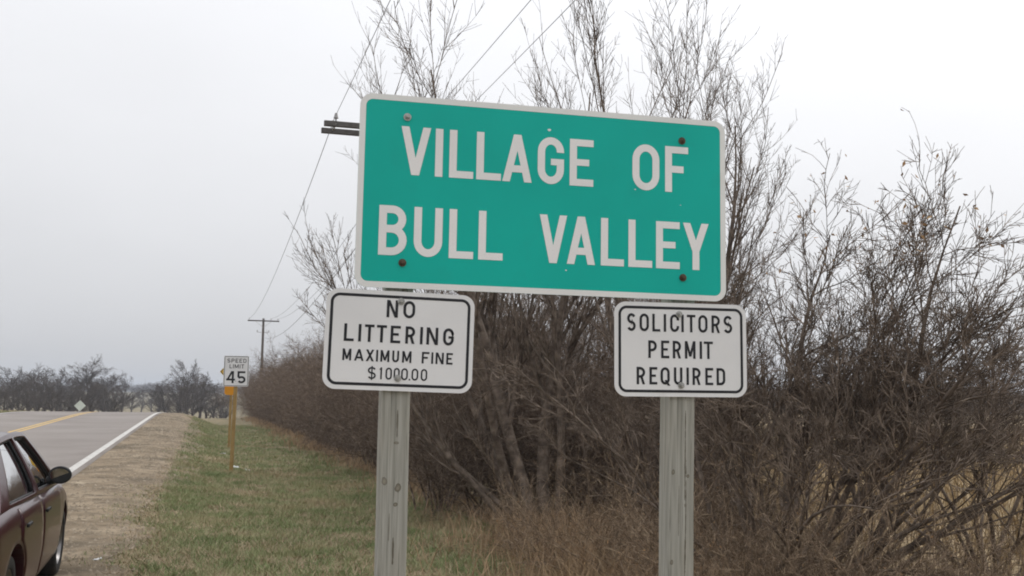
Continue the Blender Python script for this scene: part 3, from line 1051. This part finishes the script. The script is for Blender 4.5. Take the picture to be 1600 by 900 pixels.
# the big green village sign
gs = thing('village_sign', (.114, 3.24, 2.38), YAW, 'large green sign with white border reading VILLAGE OF BULL VALLEY', 'sign')
gs.rotation_euler = (rad(-.5), rad(.3), YAW)
obj('panel', plate(1.219, .61, .04, .003), M['green'], gs)
obj('border', ring(1.219, .61, .04, .0185, -.0006), M['border'], gs)
L1 = [('V', -.4793, -.3854), ('I', -.3724, -.3446), ('L', -.3256, -.2482), ('L', -.2385, -.1583), ('A', -.1541, -.0574), ('G', -.0383, .0491),
      ('E', .0685, .1485), ('O', .2822, .3756), ('F', .3958, .4769)]
L2 = [('B', -.54, -.4529), ('U', -.431, -.3416), ('L', -.3203, -.2429), ('L', -.2266, -.1482), ('V', -.0291, .062), ('A', .062, .1564),
      ('L', .1759, .2541), ('L', .2694, .3509), ('E', .3642, .4466), ('Y', .4578, .5492)]
write(L1, .0524, .2067, .0240, -.0008, M['letterwhite'], gs)
write(L2, -.2037, -.0479, .0240, -.0008, M['letterwhite'], gs)
bolt(-.4618, .2363, gs, 'galv'); bolt(-.4642, -.2256, gs, 'rust'); bolt(.4547, .2277, gs, 'rust'); bolt(.4574, -.2314, gs, 'rust')
for (x, z, r) in ((-.0011, .2301, .006), (.292, .053, .003), (.45, .01, .002), (.06, -.225, .003)):
    bm = bmesh.new()
    vs = [bm.verts.new((x + r * (1 + .4 * math.sin(a * 3)) * math.cos(a), -.0007, z + r * .7 * math.sin(a))) for a in np.linspace(0, 2 * math.pi, 9)[:-1]]
    bm.faces.new(vs[::-1] if False else vs)
    obj('paint_chip', bm, M['white'], gs)

# the two white signs
wl = thing('regulation_sign', (-.341, 3.139, 1.915), YAW, 'white sign with black border reading NO LITTERING MAXIMUM FINE $1000.00', 'sign')
wl.rotation_euler = (rad(-.6), rad(1.2), YAW)
wr = thing('regulation_sign', (.555, 3.3385, 1.910), YAW, 'white sign with black border reading SOLICITORS PERMIT REQUIRED', 'sign')
wr.rotation_euler = (rad(0), rad(-.25), YAW)
for t in (wl, wr):
    obj('panel', plate(.457, .305, .038, .0025), M['white'], t)
    obj('border', ring(.431, .279, .028, .0088, -.0006), M['black'], t)
T1 = [('N', -.045, -.0102), ('O', .006, .0425)]
T2 = [('L', -.1708, -.1409), ('I', -.1271, -.1194), ('T', -.1087, -.0798), ('T', -.0724, -.0417), ('E', -.0299, .0006), ('R', .0159, .0453),
      ('I', .062, .0686), ('N', .081, .1172), ('G', .1328, .1662)]
T3 = [('M', -.1721, -.1457), ('A', -.1367, -.108), ('X', -.1016, -.077), ('I', -.0706, -.0649), ('M', -.0576, -.0303), ('U', -.0216, -.0008),
      ('M', .0088, .0372), ('F', .0693, .0922), ('I', .0988, .1045), ('N', .1121, .1373), ('E', .1453, .1653)]
T4 = [('$', -.0936, -.0688), ('1', -.059, -.0505), ('0', -.0397, -.0202), ('0', -.015, .0036), ('0', .008, .0285), ('.', .0318, .0363),
      ('0', .0398, .0604), ('0', .0683, .0881)]
for it, y0, y1, sw in ((T1, .0714, .1247, .0085), (T2, -.0068, .0464, .0085), (T3, -.0653, -.0299, .0060), (T4, -.1188, -.0824, .0048)):
    write(it, y0, y1, sw, -.0008, M['black'], wl)
bolt(-.002, .1218, wl, 'galv', .0075); bolt(-.0025, -.1137, wl, 'galv', .0075)
R1 = [('S', -.186, -.157), ('O', -.1439, -.1119), ('L', -.1002, -.0728), ('I', -.0605, -.0532), ('C', -.0389, -.0079), ('I', .0005, .0079),
      ('T', .0193, .0491), ('O', .0591, .0915), ('R', .1055, .1351), ('S', .1482, .1785)]
R2 = [('P', -.1143, -.0851), ('E', -.0705, -.0426), ('R', -.0303, -.0018), ('M', .0115, .0486), ('I', .0635, .071), ('T', .0775, .1094)]
R3 = [('R', -.1544, -.1255), ('E', -.1109, -.0842), ('Q', -.073, -.0413), ('U', -.0271, .0023), ('I', .0176, .0235), ('R', .0373, .0655),
      ('E', .0819, .1093), ('D', .1212, .1518)]
for it, y0, y1 in ((R1, .0576, .1151), (R2, -.0284, .0287), (R3, -.1135, -.0576)):
    write(it, y0, y1, .0084, -.0008, M['black'], wr)
bolt(-.0078, .1157, wr, 'galv', .0075); bolt(-.0022, -.1156, wr, 'galv', .0075)


# the two timber posts
def post(a, label, seed, lean, mat, back=.0125):
    cx = .114 + a * math.cos(YAW) - (back + .0445) * math.sin(YAW)
    cy = 3.24 + a * math.sin(YAW) + (back + .0445) * math.cos(YAW)
    gz = float(height(cx, cy))
    bm = bmesh.new()
    H = 2.66 - gz + .3
    bm_box(bm, (0, 0, 0), (.089, .089, H))
    bmesh.ops.bevel(bm, geom=bm.edges[:], offset=.006, segments=2, affect='EDGES', profile=.5)
    bmesh.ops.subdivide_edges(bm, edges=[e for e in bm.edges if e.calc_length() > 1], cuts=24)
    rg = np.random.default_rng(seed); ph = rg.random(4) * 6
    for v in bm.verts:       # hand-sawn timber is never dead straight
        zz = v.co.z
        v.co.x += .0016 * math.sin(zz * 3.1 + ph[0]) + .0007 * math.sin(zz * 11 + ph[1])
        v.co.y += .0012 * math.sin(zz * 2.3 + ph[2])
    t = obj('sign_post', bm, M[mat])
    t.location = (cx, cy, gz - .3 + H / 2)
    t.rotation_euler = (0, lean, YAW)
    return tag(t, label, 'post')


post(-.4725, 'weathered grey-green timber post under the NO LITTERING sign', 1, rad(.15), 'post')
post(.4495, 'weathered grey-green timber post under the SOLICITORS sign', 2, rad(.9), 'post2')

# ------------------------------------------------------------------ speed limit sign and the warning sign behind it
sp = ground_at(366, 25.7)
FACE = math.atan2(-DX, DY) * .45
t = thing('speed_limit_sign', sp, FACE, 'white SPEED LIMIT 45 sign on a yellow wooden post on the verge', 'sign')
pc = at(369.5, 580, 25.7)
zc = pc.z - sp.z; xc = pc.x - sp.x
o = obj('panel', plate(.61, .762, .035, .003), M['white'], t, (xc, -.06, zc))
obj('border', ring(.585, .737, .025, .012, -.002), M['black'], o)
SPD = [('S', -.225, -.15), ('P', -.125, -.05), ('E', -.025, .045), ('E', .07, .14), ('D', .165, .24)]
LIM = [('L', -.165, -.105), ('I', -.085, -.063), ('M', -.04, .055), ('I', .078, .10), ('T', .118, .19)]
N45 = [('4', -.235, -.02), ('5', .035, .235)]
for it, y0, y1, sw in ((SPD, .21, .31, .016), (LIM, .07, .17, .016), (N45, -.30, .0, .05)):
    write(it, y0, y1, sw, -.002, M['black'], o)
bm = bmesh.new()
bm_box(bm, (xc * .5, 0, (zc + .3) / 2 - .2), (.085, .085, zc + .3 + .4), Matrix.Rotation(math.atan2(xc, zc), 3, 'Y'))
bmesh.ops.bevel(bm, geom=bm.edges[:], offset=.008, segments=1, affect='EDGES')
obj('post', bm, M['yellowpost'], t)
for zz in (.25, -.25):
    obj('bolt', cyl((xc, -.061, zc + zz), (xc, -.072, zc + zz), .012, n=8), M['galv'], t)

w0 = ground_at(361, 38)
t = thing('warning_sign', w0, FACE, 'yellow diamond warning sign and amber plate half hidden behind the speed limit sign', 'sign')
pc = at(365, 581, 38)
bm = plate(.70, .70, .04, .003)
bmesh.ops.rotate(bm, verts=bm.verts[:], cent=(0, 0, 0), matrix=Matrix.Rotation(rad(45), 3, 'Y'))
obj('diamond_panel', bm, M['amber'], t, (pc.x - w0.x, -.06, pc.z - w0.z))
ring_me = ring(.66, .66, .03, .02, -.002)
ring_me.transform(Matrix.Rotation(rad(45), 4, 'Y'))
obj('border', ring_me, M['black'], t, (pc.x - w0.x, -.06, pc.z - w0.z))
pc2 = at(360, 609.5, 38)
obj('advisory_plate', plate(.40, .36, .10, .003), M['orange'], t, (pc2.x - w0.x, -.07, pc2.z - w0.z))
bm = bmesh.new()
bm_box(bm, (0, 0, (pc.z - w0.z + .2) / 2 - .2), (.09, .07, pc.z - w0.z + .6))
bmesh.ops.bevel(bm, geom=bm.edges[:], offset=.008, segments=1, affect='EDGES')
obj('post', bm, M['yellowpost'], t)

b0 = ground_at(124, 100)
t = thing('road_sign_back', b0, rad(12), 'pale diamond sign seen small across the road at the crest', 'sign')
pc = at(125, 634, 100)
bm = plate(.76, .76, .04, .004)
bmesh.ops.rotate(bm, verts=bm.verts[:], cent=(0, 0, 0), matrix=Matrix.Rotation(rad(45), 3, 'Y'))
obj('diamond_panel', bm, M['palegreen'], t, (pc.x - b0.x, -.06, pc.z - b0.z))
obj('post', box((0, 0, (pc.z - b0.z) / 2 - .1), (.09, .07, pc.z - b0.z + .6), None, .008, 1), M['galv'], t)

# ------------------------------------------------------------------ utility poles and wires
PD = Vector((-.272, .962, 0)); PN = Vector((.962, .272, 0))


def utility_pole(px, Y, arm_px, arm_py, top_extra, double, label):
    p = ground_at(px, Y)
    az = at(px, arm_py, Y).z - p.z
    rz = math.atan2(PN.y, PN.x)
    t = thing('utility_pole', p, rz, label, 'utility pole', 'roadside utility poles')
    obj('pole', cyl((0, 0, -.3), (0, 0, az + top_extra), .16, .11, 14), M['polewood'], t)
    ys = (-.34, .34) if double else (-.17,)
    for yy in ys:
        obj('crossarm', box((0, yy, az), (3.3 if double else 3.05, .10, .125), None, .008, 1), M['armwood'], t)
        for sx in (-1, 1):
            bm = bmesh.new()
            bm_cyl(bm, (sx * .75, yy + .05 * (1 if yy < 0 else -1), az - .06), (0, yy * .62, az - .65), .018, n=6)
            obj('brace', bm, M['galv'], t)
    ins = []
    for xx in (-1.38, .72, 1.38):
        for yy in (ys if double else (-.17,)):
            bm = bmesh.new()
            bm_cyl(bm, (xx, yy, az + .06), (xx, yy, az + .14), .02, n=8)
            bm_cyl(bm, (xx, yy, az + .14), (xx, yy, az + .19), .06, .045, n=10)
            bm_cyl(bm, (xx, yy, az + .19), (xx, yy, az + .26), .045, .03, n=10)
            obj('insulator', bm, M['porcelain'], t)
        ins.append(Vector(p) + PN * xx + Vector((0, 0, az + .24)))
    if double:
        obj('arm_spacer', box((-1.38, 0, az), (.03, .78, .03)), M['galv'], t)
        obj('arm_spacer', box((1.38, 0, az), (.03, .78, .03)), M['galv'], t)
    for sx in (-1, 1):
        bm = bmesh.new()
        bm_cyl(bm, (0, 0, az - 1.15), (sx * .55, 0, az - 1.1), .025, n=6)
        bm_cyl(bm, (sx * .55, 0, az - 1.12), (sx * .55, 0, az - .88), .05, .03, n=8)
        obj('bracket', bm, M['porcelain'], t)
    low = Vector(p) + Vector((0, 0, az - 1.6))
    return ins, low


near_i, near_l = utility_pole(602, 24.0, 530, 207, .25, True, 'near utility pole whose double crossarm pokes out left of the green sign')
far_i, far_l = utility_pole(407, 101.0, 407, 501.5, .25, False, 'distant utility pole with single crossarm above the hedge')
prev = Vector((21.7, -77, .5))


def wire(a, b, sag, r, label, n=40, ext=0.0):
    pts = []
    for k in range(n + 1):
        f = k / n
        q = a.lerp(b, f)
        q.z -= sag * 4 * f * (1 - f)
        pts.append(q)
    o = obj('power_line', tube_path([tuple(q) for q in pts], r, 5), M['wire'])
    return tag(o, label, 'wire', 'overhead power lines')


names = ('leftmost', 'middle', 'rightmost')
for k in range(3):
    wire(near_i[k], near_i[k] + prev, .9, .0062, f'{names[k]} of the three overhead wires rising past the top of the picture')
    wire(near_i[k], far_i[k], 1.0, .009, f'{names[k]} of the three thin wires running from the near pole to the distant pole')
wire(near_l, far_l, 1.2, .011, 'low cable strung between the two poles behind the signs')

# ------------------------------------------------------------------ litter in the grass
for k, (px, Y, lab) in enumerate(((373, 27.5, 'small white paper scrap nearest the speed limit post'), (391, 26.6, 'white scrap of litter right of the speed limit post'),
                                  (352, 33, 'tiny white scrap of litter left of the speed limit post'), (167, 11.2, 'pale scrap lying where gravel meets grass near the car'))):
    g = ground_at(px, Y)
    rg = np.random.default_rng(200 + k)
    n = 5
    X, Yy = np.meshgrid(np.linspace(-.09, .09, n), np.linspace(-.06, .06, n), indexing='ij')
    P = np.stack([X, Yy, .05 + rg.normal(0, .018, X.shape)], -1)
    o = obj('paper_scrap', grid_mesh(P, smooth=False), M['paper'], None, g)
    o.rotation_euler = (.3, .2, k * 1.3)
    o.scale = (.45,) * 3 if k == 3 else (.8,) * 3
    sm = o.modifiers.new('thickness', 'SOLIDIFY'); sm.thickness = .002
    tag(o, lab, 'litter', 'litter on the verge')

# ------------------------------------------------------------------ the parked maroon sedan
M['paint'] = noise_mat('paint', [(.030, .004, .0065), (.039, .0052, .008)], 3, .30, spec=.35, coat=.4, second=[(4, (.06, .038, .032), .6, 1.3)])
M['trim'] = noise_mat('trim', [(.012, .012, .013), (.022, .022, .023)], 20, .55)
M['rubber'] = noise_mat('rubber', [(.014, .014, .014), (.03, .028, .026)], 20, .85, .3, 80)
M['rim'] = noise_mat('rim', [(.16, .155, .15), (.26, .25, .25)], 12, .35, metallic=.9)
M['seatcloth'] = noise_mat('seatcloth', [(.06, .045, .045), (.10, .08, .08)], 30, .95)
M['mirrorglass'] = noise_mat('mirrorglass', [(.38, .40, .42), (.42, .44, .46)], 2, .05, metallic=1.0)
M['redlens'] = noise_mat('redlens', [(.25, .01, .012), (.35, .02, .02)], 8, .15)
M['clearlens'] = noise_mat('clearlens', [(.5, .52, .54), (.7, .7, .7)], 8, .12)


def glass_mat():
    m = bpy.data.materials.new('car_glass'); m.use_nodes = True
    n = m.node_tree; n.nodes.clear()
    o = n.nodes.new('ShaderNodeOutputMaterial'); mi = n.nodes.new('ShaderNodeMixShader')
    tr = n.nodes.new('ShaderNodeBsdfTransparent'); tr.inputs[0].default_value = (.11, .125, .12, 1)
    gl = n.nodes.new('ShaderNodeBsdfGlossy'); gl.inputs['Roughness'].default_value = .03
    fr = n.nodes.new('ShaderNodeFresnel'); fr.inputs[0].default_value = 1.4
    n.links.new(fr.outputs[0], mi.inputs[0]); n.links.new(tr.outputs[0], mi.inputs[1]); n.links.new(gl.outputs[0], mi.inputs[2])
    n.links.new(mi.outputs[0], o.inputs[0])
    return m


M['carglass'] = glass_mat()


def cw(x): return np.interp(x, [-2.45, -2.3, -1.9, -1.2, 0, 1.2, 1.9, 2.25, 2.43], [.70, .81, .895, .92, .93, .915, .87, .75, .55])
def czb(x): return np.interp(x, [-2.45, -2.0, -1.3, 0, 1.0, 1.6, 2.1, 2.43], [.78, .92, .955, .935, .90, .84, .74, .60])
def czt(x): return np.interp(x, [-2.45, -2.2, -1.75, -1.2, 1.0, 1.3, 1.7, 2.1, 2.43], [.84, .99, 1.02, .97, .95, .95, .90, .81, .66])
def czs(x): return np.interp(x, [-2.45, -2.0, 2.0, 2.43], [.36, .22, .20, .30])


def csec(x):
    w, zb, zt, zs = cw(x), czb(x), czt(x), czs(x)
    return np.array([(0, zs), (w * .8, zs), (w * .95, zs + .05), (w * .985, zs + .18), (w, .56), (w * .99, zb - .17), (w * .965, zb - .06),
                     (w * .90, zb), (w * .74, zb + (zt - zb) * .6 + .012), (w * .4, zt - .008), (0, zt)])


def smooth_poly(p, k=4):
    """Catmull-Rom through the points"""
    q = np.vstack([2 * p[0] - p[1], p, 2 * p[-1] - p[-2]]); out = []
    for i in range(1, len(q) - 2):
        for t in np.linspace(0, 1, k, endpoint=False):
            a, b, c, d = q[i - 1:i + 3]
            out.append(.5 * (2 * b + (c - a) * t + (2 * a - 5 * b + 4 * c - d) * t * t + (3 * b - a - 3 * c + d) * t ** 3))
    out.append(q[-2]); return np.array(out)


def make_car():
    car = thing('parked_car', (0, 0, 0), 0, 'dark maroon sedan stopped on the gravel shoulder, cut by the left edge', 'car')
    xs = np.concatenate([np.linspace(-2.45, -2.0, 8), np.linspace(-1.9, 1.8, 34), np.linspace(1.9, 2.43, 9)])
    rings = []
    for x in xs:
        h = smooth_poly(csec(x), 4)
        full = np.vstack([np.stack([h[:, 0] * -1, h[:, 1]], 1), np.stack([h[::-1][1:-1, 0], h[::-1][1:-1, 1]], 1)])
        rings.append(np.column_stack([np.full(len(full), x), full]))
    R = np.array(rings); m, n = R.shape[:2]
    i = np.arange(m * n).reshape(m, n); j = np.roll(i, -1, 1)
    f = np.stack([i[:-1], i[1:], j[1:], j[:-1]], -1).reshape(-1, 4)
    me = mesh_np('body', R.reshape(-1, 3), [f, i[0][None, :], i[-1][None, ::-1]], True)
    body = obj('body', me, M['paint'], None)
    bm = bmesh.new(); bm.from_mesh(me); bmesh.ops.recalc_face_normals(bm, faces=bm.faces[:]); bm.to_mesh(me); bm.free()
    AX = (1.40, -1.34)
    cb = bmesh.new()
    for ax in AX:
        for sy in (-1, 1):
            bm_cyl(cb, (ax, sy * .66, .33), (ax, sy * 1.1, .33), .375, n=48)
    cut = obj('cut', cb, M['trim'])
    md = body.modifiers.new('arch', 'BOOLEAN'); md.operation = 'DIFFERENCE'; md.object = cut; md.solver = 'EXACT'
    dg = bpy.context.evaluated_depsgraph_get()
    nm = bpy.data.meshes.new_from_object(body.evaluated_get(dg))
    body.modifiers.clear(); body.data = nm
    bpy.data.objects.remove(cut)
    body.parent = car
    if len(nm.materials) < 2:
        nm.materials.append(M['trim'])
    for p in nm.polygons:        # the insides of the wheel wells are black
        c = p.center
        for ax in AX:
            if math.hypot(c.x - ax, c.z - .33) < .372 or (abs(c.y) < .67 and math.hypot(c.x - ax, c.z - .33) < .38 and c.z > .25):
                p.material_index = 1
                p.use_smooth = False

    def side_y(x, z):
        s = smooth_poly(csec(x), 6); k = np.argmax(s[:, 1] >= .3)
        sel = s[(s[:, 0] > cw(x) * .85)]
        o_ = np.argsort(sel[:, 1])
        return np.interp(z, sel[o_, 1], sel[o_, 0])

    def panel(x0, x1, sy, arch):
        zz = np.linspace(.27, .925, 16); P = []
        for z in zz:
            lo = x0
            if arch and z < .75:
                dd = .41 ** 2 - (z - .33) ** 2
                if dd > 0:
                    lo = max(lo, -1.34 + math.sqrt(dd))
            row = []
            for x in np.linspace(lo, x1, 12):
                z2 = min(z, czb(x) - .012)
                row.append((x, sy * (side_y(x, z2) + .007), z2))
            P.append(row)
        P = np.array(P)
        c = P.copy(); c[:, :, 1] -= sy * .02     # turned-in edges all round
        full = np.pad(P, ((1, 1), (1, 1), (0, 0)), mode='edge')
        full[0, :, 1] -= sy * .02; full[-1, :, 1] -= sy * .02; full[:, 0, 1] -= sy * .02; full[:, -1, 1] -= sy * .02
        return grid_mesh(full, 'door', True, flip=(sy > 0))

    def cab(a, t, sy):
        xF = 1.16 - .90 * t ** 1.12; xR = -1.62 + .72 * t ** 1.1
        x = xR + (xF - xR) * a
        zr = 1.405 - .055 * ((x + .25) / .9) ** 2
        zb = czb(x) - .01
        z = zb + (zr - zb) * t
        y = (.845 - .235 * t ** 1.3) * (1 - .03 * ((x + .1) / 1.1) ** 2)
        return np.array([x, sy * y, z])

    def patch(a0, a1, t0, t1, sy, inset=0.0, na=10, nt_=8):
        P = np.array([[cab(a, t, sy) for a in np.linspace(a0, a1, na)] for t in np.linspace(t0, t1, nt_)])
        P[:, :, 1] -= sy * inset
        return grid_mesh(P, 'cab', True, flip=(sy > 0))

    for sy in (-1, 1):
        fd = obj('door', panel(-.225, .99, sy, False), M['paint'], car)
        rd = obj('door', panel(-1.17, -.235, sy, True), M['paint'], car)
        for d, xx in ((fd, -.11), (rd, -1.02)):
            yy = float(side_y(xx, .80)) + .007
            obj('handle', box((xx, sy * (yy + .022), .80), (.17, .022, .028), None, .008, 2), M['trim'], d)
        A_ = [(0, .10), (.10, .47), (.47, .51), (.51, .945), (.945, 1.0)]
        bm = bmesh.new()
        for a0, a1 in A_:
            for t0, t1 in ((0, .05), (.05, .92), (.92, 1.0)):
                pane = (t0 == .05) and (a0 in (.10, .51))
                if not pane:
                    q = patch(a0, a1, t0, t1, sy)
                    bm.from_mesh(q)
        bmesh.ops.remove_doubles(bm, verts=bm.verts[:], dist=.0005)
        pf = obj('window_frame', bm, M['paint'], car)
        for p in pf.data.polygons:
            p.use_smooth = True
        sl = pf.modifiers.new('thick', 'SOLIDIFY'); sl.thickness = .03; sl.offset = -1 if sy < 0 else -1
        for a0, a1 in ((.10, .47), (.51, .945)):
            obj('side_window', patch(a0 - .004, a1 + .004, .045, .925, sy, .012), M['carglass'], car)
            # rubber seal along the pane
            edge = [cab(a, .055, sy) for a in np.linspace(a0, a1, 12)] + [cab(a1 - .003, t, sy) for t in np.linspace(.1, .9, 8)] + \
                   [cab(a, .915, sy) for a in np.linspace(a1, a0, 12)] + [cab(a0 + .003, t, sy) for t in np.linspace(.9, .06, 8)]
            obj('window_seal', tube_path(edge, .011, 5), M['trim'], car)
        # mirror
        hm = bmesh.new()
        bmesh.ops.create_uvsphere(hm, u_segments=20, v_segments=12, radius=1)
        for v in hm.verts:
            v.co = Vector((max(v.co.x, -.25) * .11, v.co.y * .098, v.co.z * .078))
            v.co += Vector((.60, sy * .925, 1.015))
        mr_ = obj('mirror', hm, M['trim'], car)
        for p in mr_.data.polygons:
            p.use_smooth = True
        obj('mirror_arm', cyl((.66, sy * .82, .955), (.63, sy * .93, .99), .04, .035, 10), M['trim'], mr_)
        gm = bmesh.new()
        bmesh.ops.create_circle(gm, cap_ends=True, segments=24, radius=1)
        for v in gm.verts:
            v.co = Vector((.60 - .030 + .012 * v.co.x * sy - .022 * v.co.y, sy * .925 + v.co.x * .08, 1.015 + v.co.y * .06))
        obj('mirror_glass', gm, M['mirrorglass'], mr_)
        # lamps
        for nm_, x0, x1, z0, z1, mt in (('headlight', 2.02, 2.34, .58, .70, 'clearlens'), ('tail_light', -2.40, -2.12, .66, .82, 'redlens')):
            P = []
            for z_ in np.linspace(z0, z1, 5):
                P.append([(x_, sy * (side_y(x_, min(z_, czb(x_) - .02)) + .006), min(z_, czb(x_) - .02)) for x_ in np.linspace(x0, x1, 8)])
            obj(nm_, grid_mesh(np.array(P), nm_, True, flip=(sy > 0)), M[mt], car)
        for ax in AX:
            w = bpy.data.objects.new('wheel', None); COL.objects.link(w); w.parent = car
            w.location = (ax, sy * .775, .318)
            k = sy
            ty = obj('tyre', lathe([(.21, .09 * k), (.225, .105 * k), (.29, .105 * k), (.315, .08 * k), (.318, 0), (.315, -.08 * k), (.29, -.105 * k), (.21, -.1 * k)], 40), M['rubber'], w)
            rm = obj('rim', lathe([(.21, .095 * k), (.20, .075 * k), (.185, .05 * k), (.06, .075 * k), (.04, .09 * k), (.0005, .092 * k)], 40), M['rim'], w)
            for q in range(7):
                an = 2 * math.pi * q / 7
                obj('wheel_slot', box((math.cos(an) * .135, .064 * k, math.sin(an) * .135), (.07, .012, .05), Matrix.Rotation(-an, 3, 'Y'), .004, 1), M['trim'], w)
    # roof, screens
    def across(fn, bulge, axis, n=15, rows=10, lo=0.0, hi=1.0):
        P = []
        for t in np.linspace(lo, hi, rows):
            a_, b_ = fn(t)
            row = []
            for f_ in np.linspace(0, 1, n):
                q = a_ + (b_ - a_) * f_
                q = q.copy(); q[axis] += bulge * (1 - (2 * f_ - 1) ** 2)
                row.append(q)
            P.append(row)
        return np.array(P)
    obj('roof', grid_mesh(across(lambda t: (cab(t, 1, -1), cab(t, 1, 1)), .035, 2), 'roof', True), M['paint'], car)
    obj('windscreen', grid_mesh(across(lambda t: (cab(1, t, -1), cab(1, t, 1)), .16, 0), 'ws', True), M['carglass'], car)
    obj('rear_window', grid_mesh(across(lambda t: (cab(0, t, -1), cab(0, t, 1)), -.14, 0), 'rw', True), M['carglass'], car)
    for sy in (-.38, .38):
        for x0 in (.05, -.95):
            bm = box((x0, sy, .98), (.16, .48, .40), Matrix.Rotation(rad(-14), 3, 'Y'), .06, 3)
            st_ = obj('seat', bm, M['seatcloth'], car)
            obj('headrest', box((x0 - .06, sy, 1.22), (.09, .26, .15), Matrix.Rotation(rad(-10), 3, 'Y'), .035, 3), M['seatcloth'], st_)
    obj('dashboard', box((.80, 0, .955), (.40, 1.45, .12), None, .04, 2), M['trim'], car)
    obj('rear_bumper', box((-2.42, 0, .47), (.14, 1.55, .20), None, .05, 3), M['paint'], car)
    obj('front_bumper', box((2.38, 0, .42), (.14, 1.30, .20), None, .05, 3), M['paint'], car)
    obj('licence_plate', box((-2.50, 0, .60), (.012, .305, .152), None, .004, 1), M['white'], car)
    return car


car = make_car()
fw = at(107, 620, 10.3)
HEAD = math.atan2(DY, DX)
cx_ = fw.x - NX * .915 - DX * 1.40
cy_ = fw.y - NY * .915 - DY * 1.40
s_, u_ = to_su(cx_, cy_)
zr_ = EYE - float(road_drop(PY0 + s_ * DY))
xr_, yr_ = to_xy(s_, u_ + .8)
zg_ = float(height(xr_, yr_)) + .012
car.location = (cx_, cy_, (zr_ + zg_) / 2)
car.scale = (1.03, 1.03, 1.035)
car.rotation_euler = (math.atan2(zr_ - zg_, 1.6), -math.atan(.013), HEAD)

# ------------------------------------------------------------------ the damp air
HZ = bpy.data.materials.new('haze'); HZ.use_nodes = True
hn = HZ.node_tree; hn.nodes.clear()
ho = hn.nodes.new('ShaderNodeOutputMaterial'); hv = hn.nodes.new('ShaderNodeVolumePrincipled')
hv.inputs['Color'].default_value = (.80, .86, .95, 1)
hv.inputs['Density'].default_value = .00048
hv.inputs['Anisotropy'].default_value = .2
hn.links.new(hv.outputs[0], ho.inputs['Volume'])
hz = obj('haze', box((0, 600, 5.0), (5200, 6200, 44)), HZ)
tag(hz, 'thin grey damp air dimming the far trees', 'haze', kind='stuff')
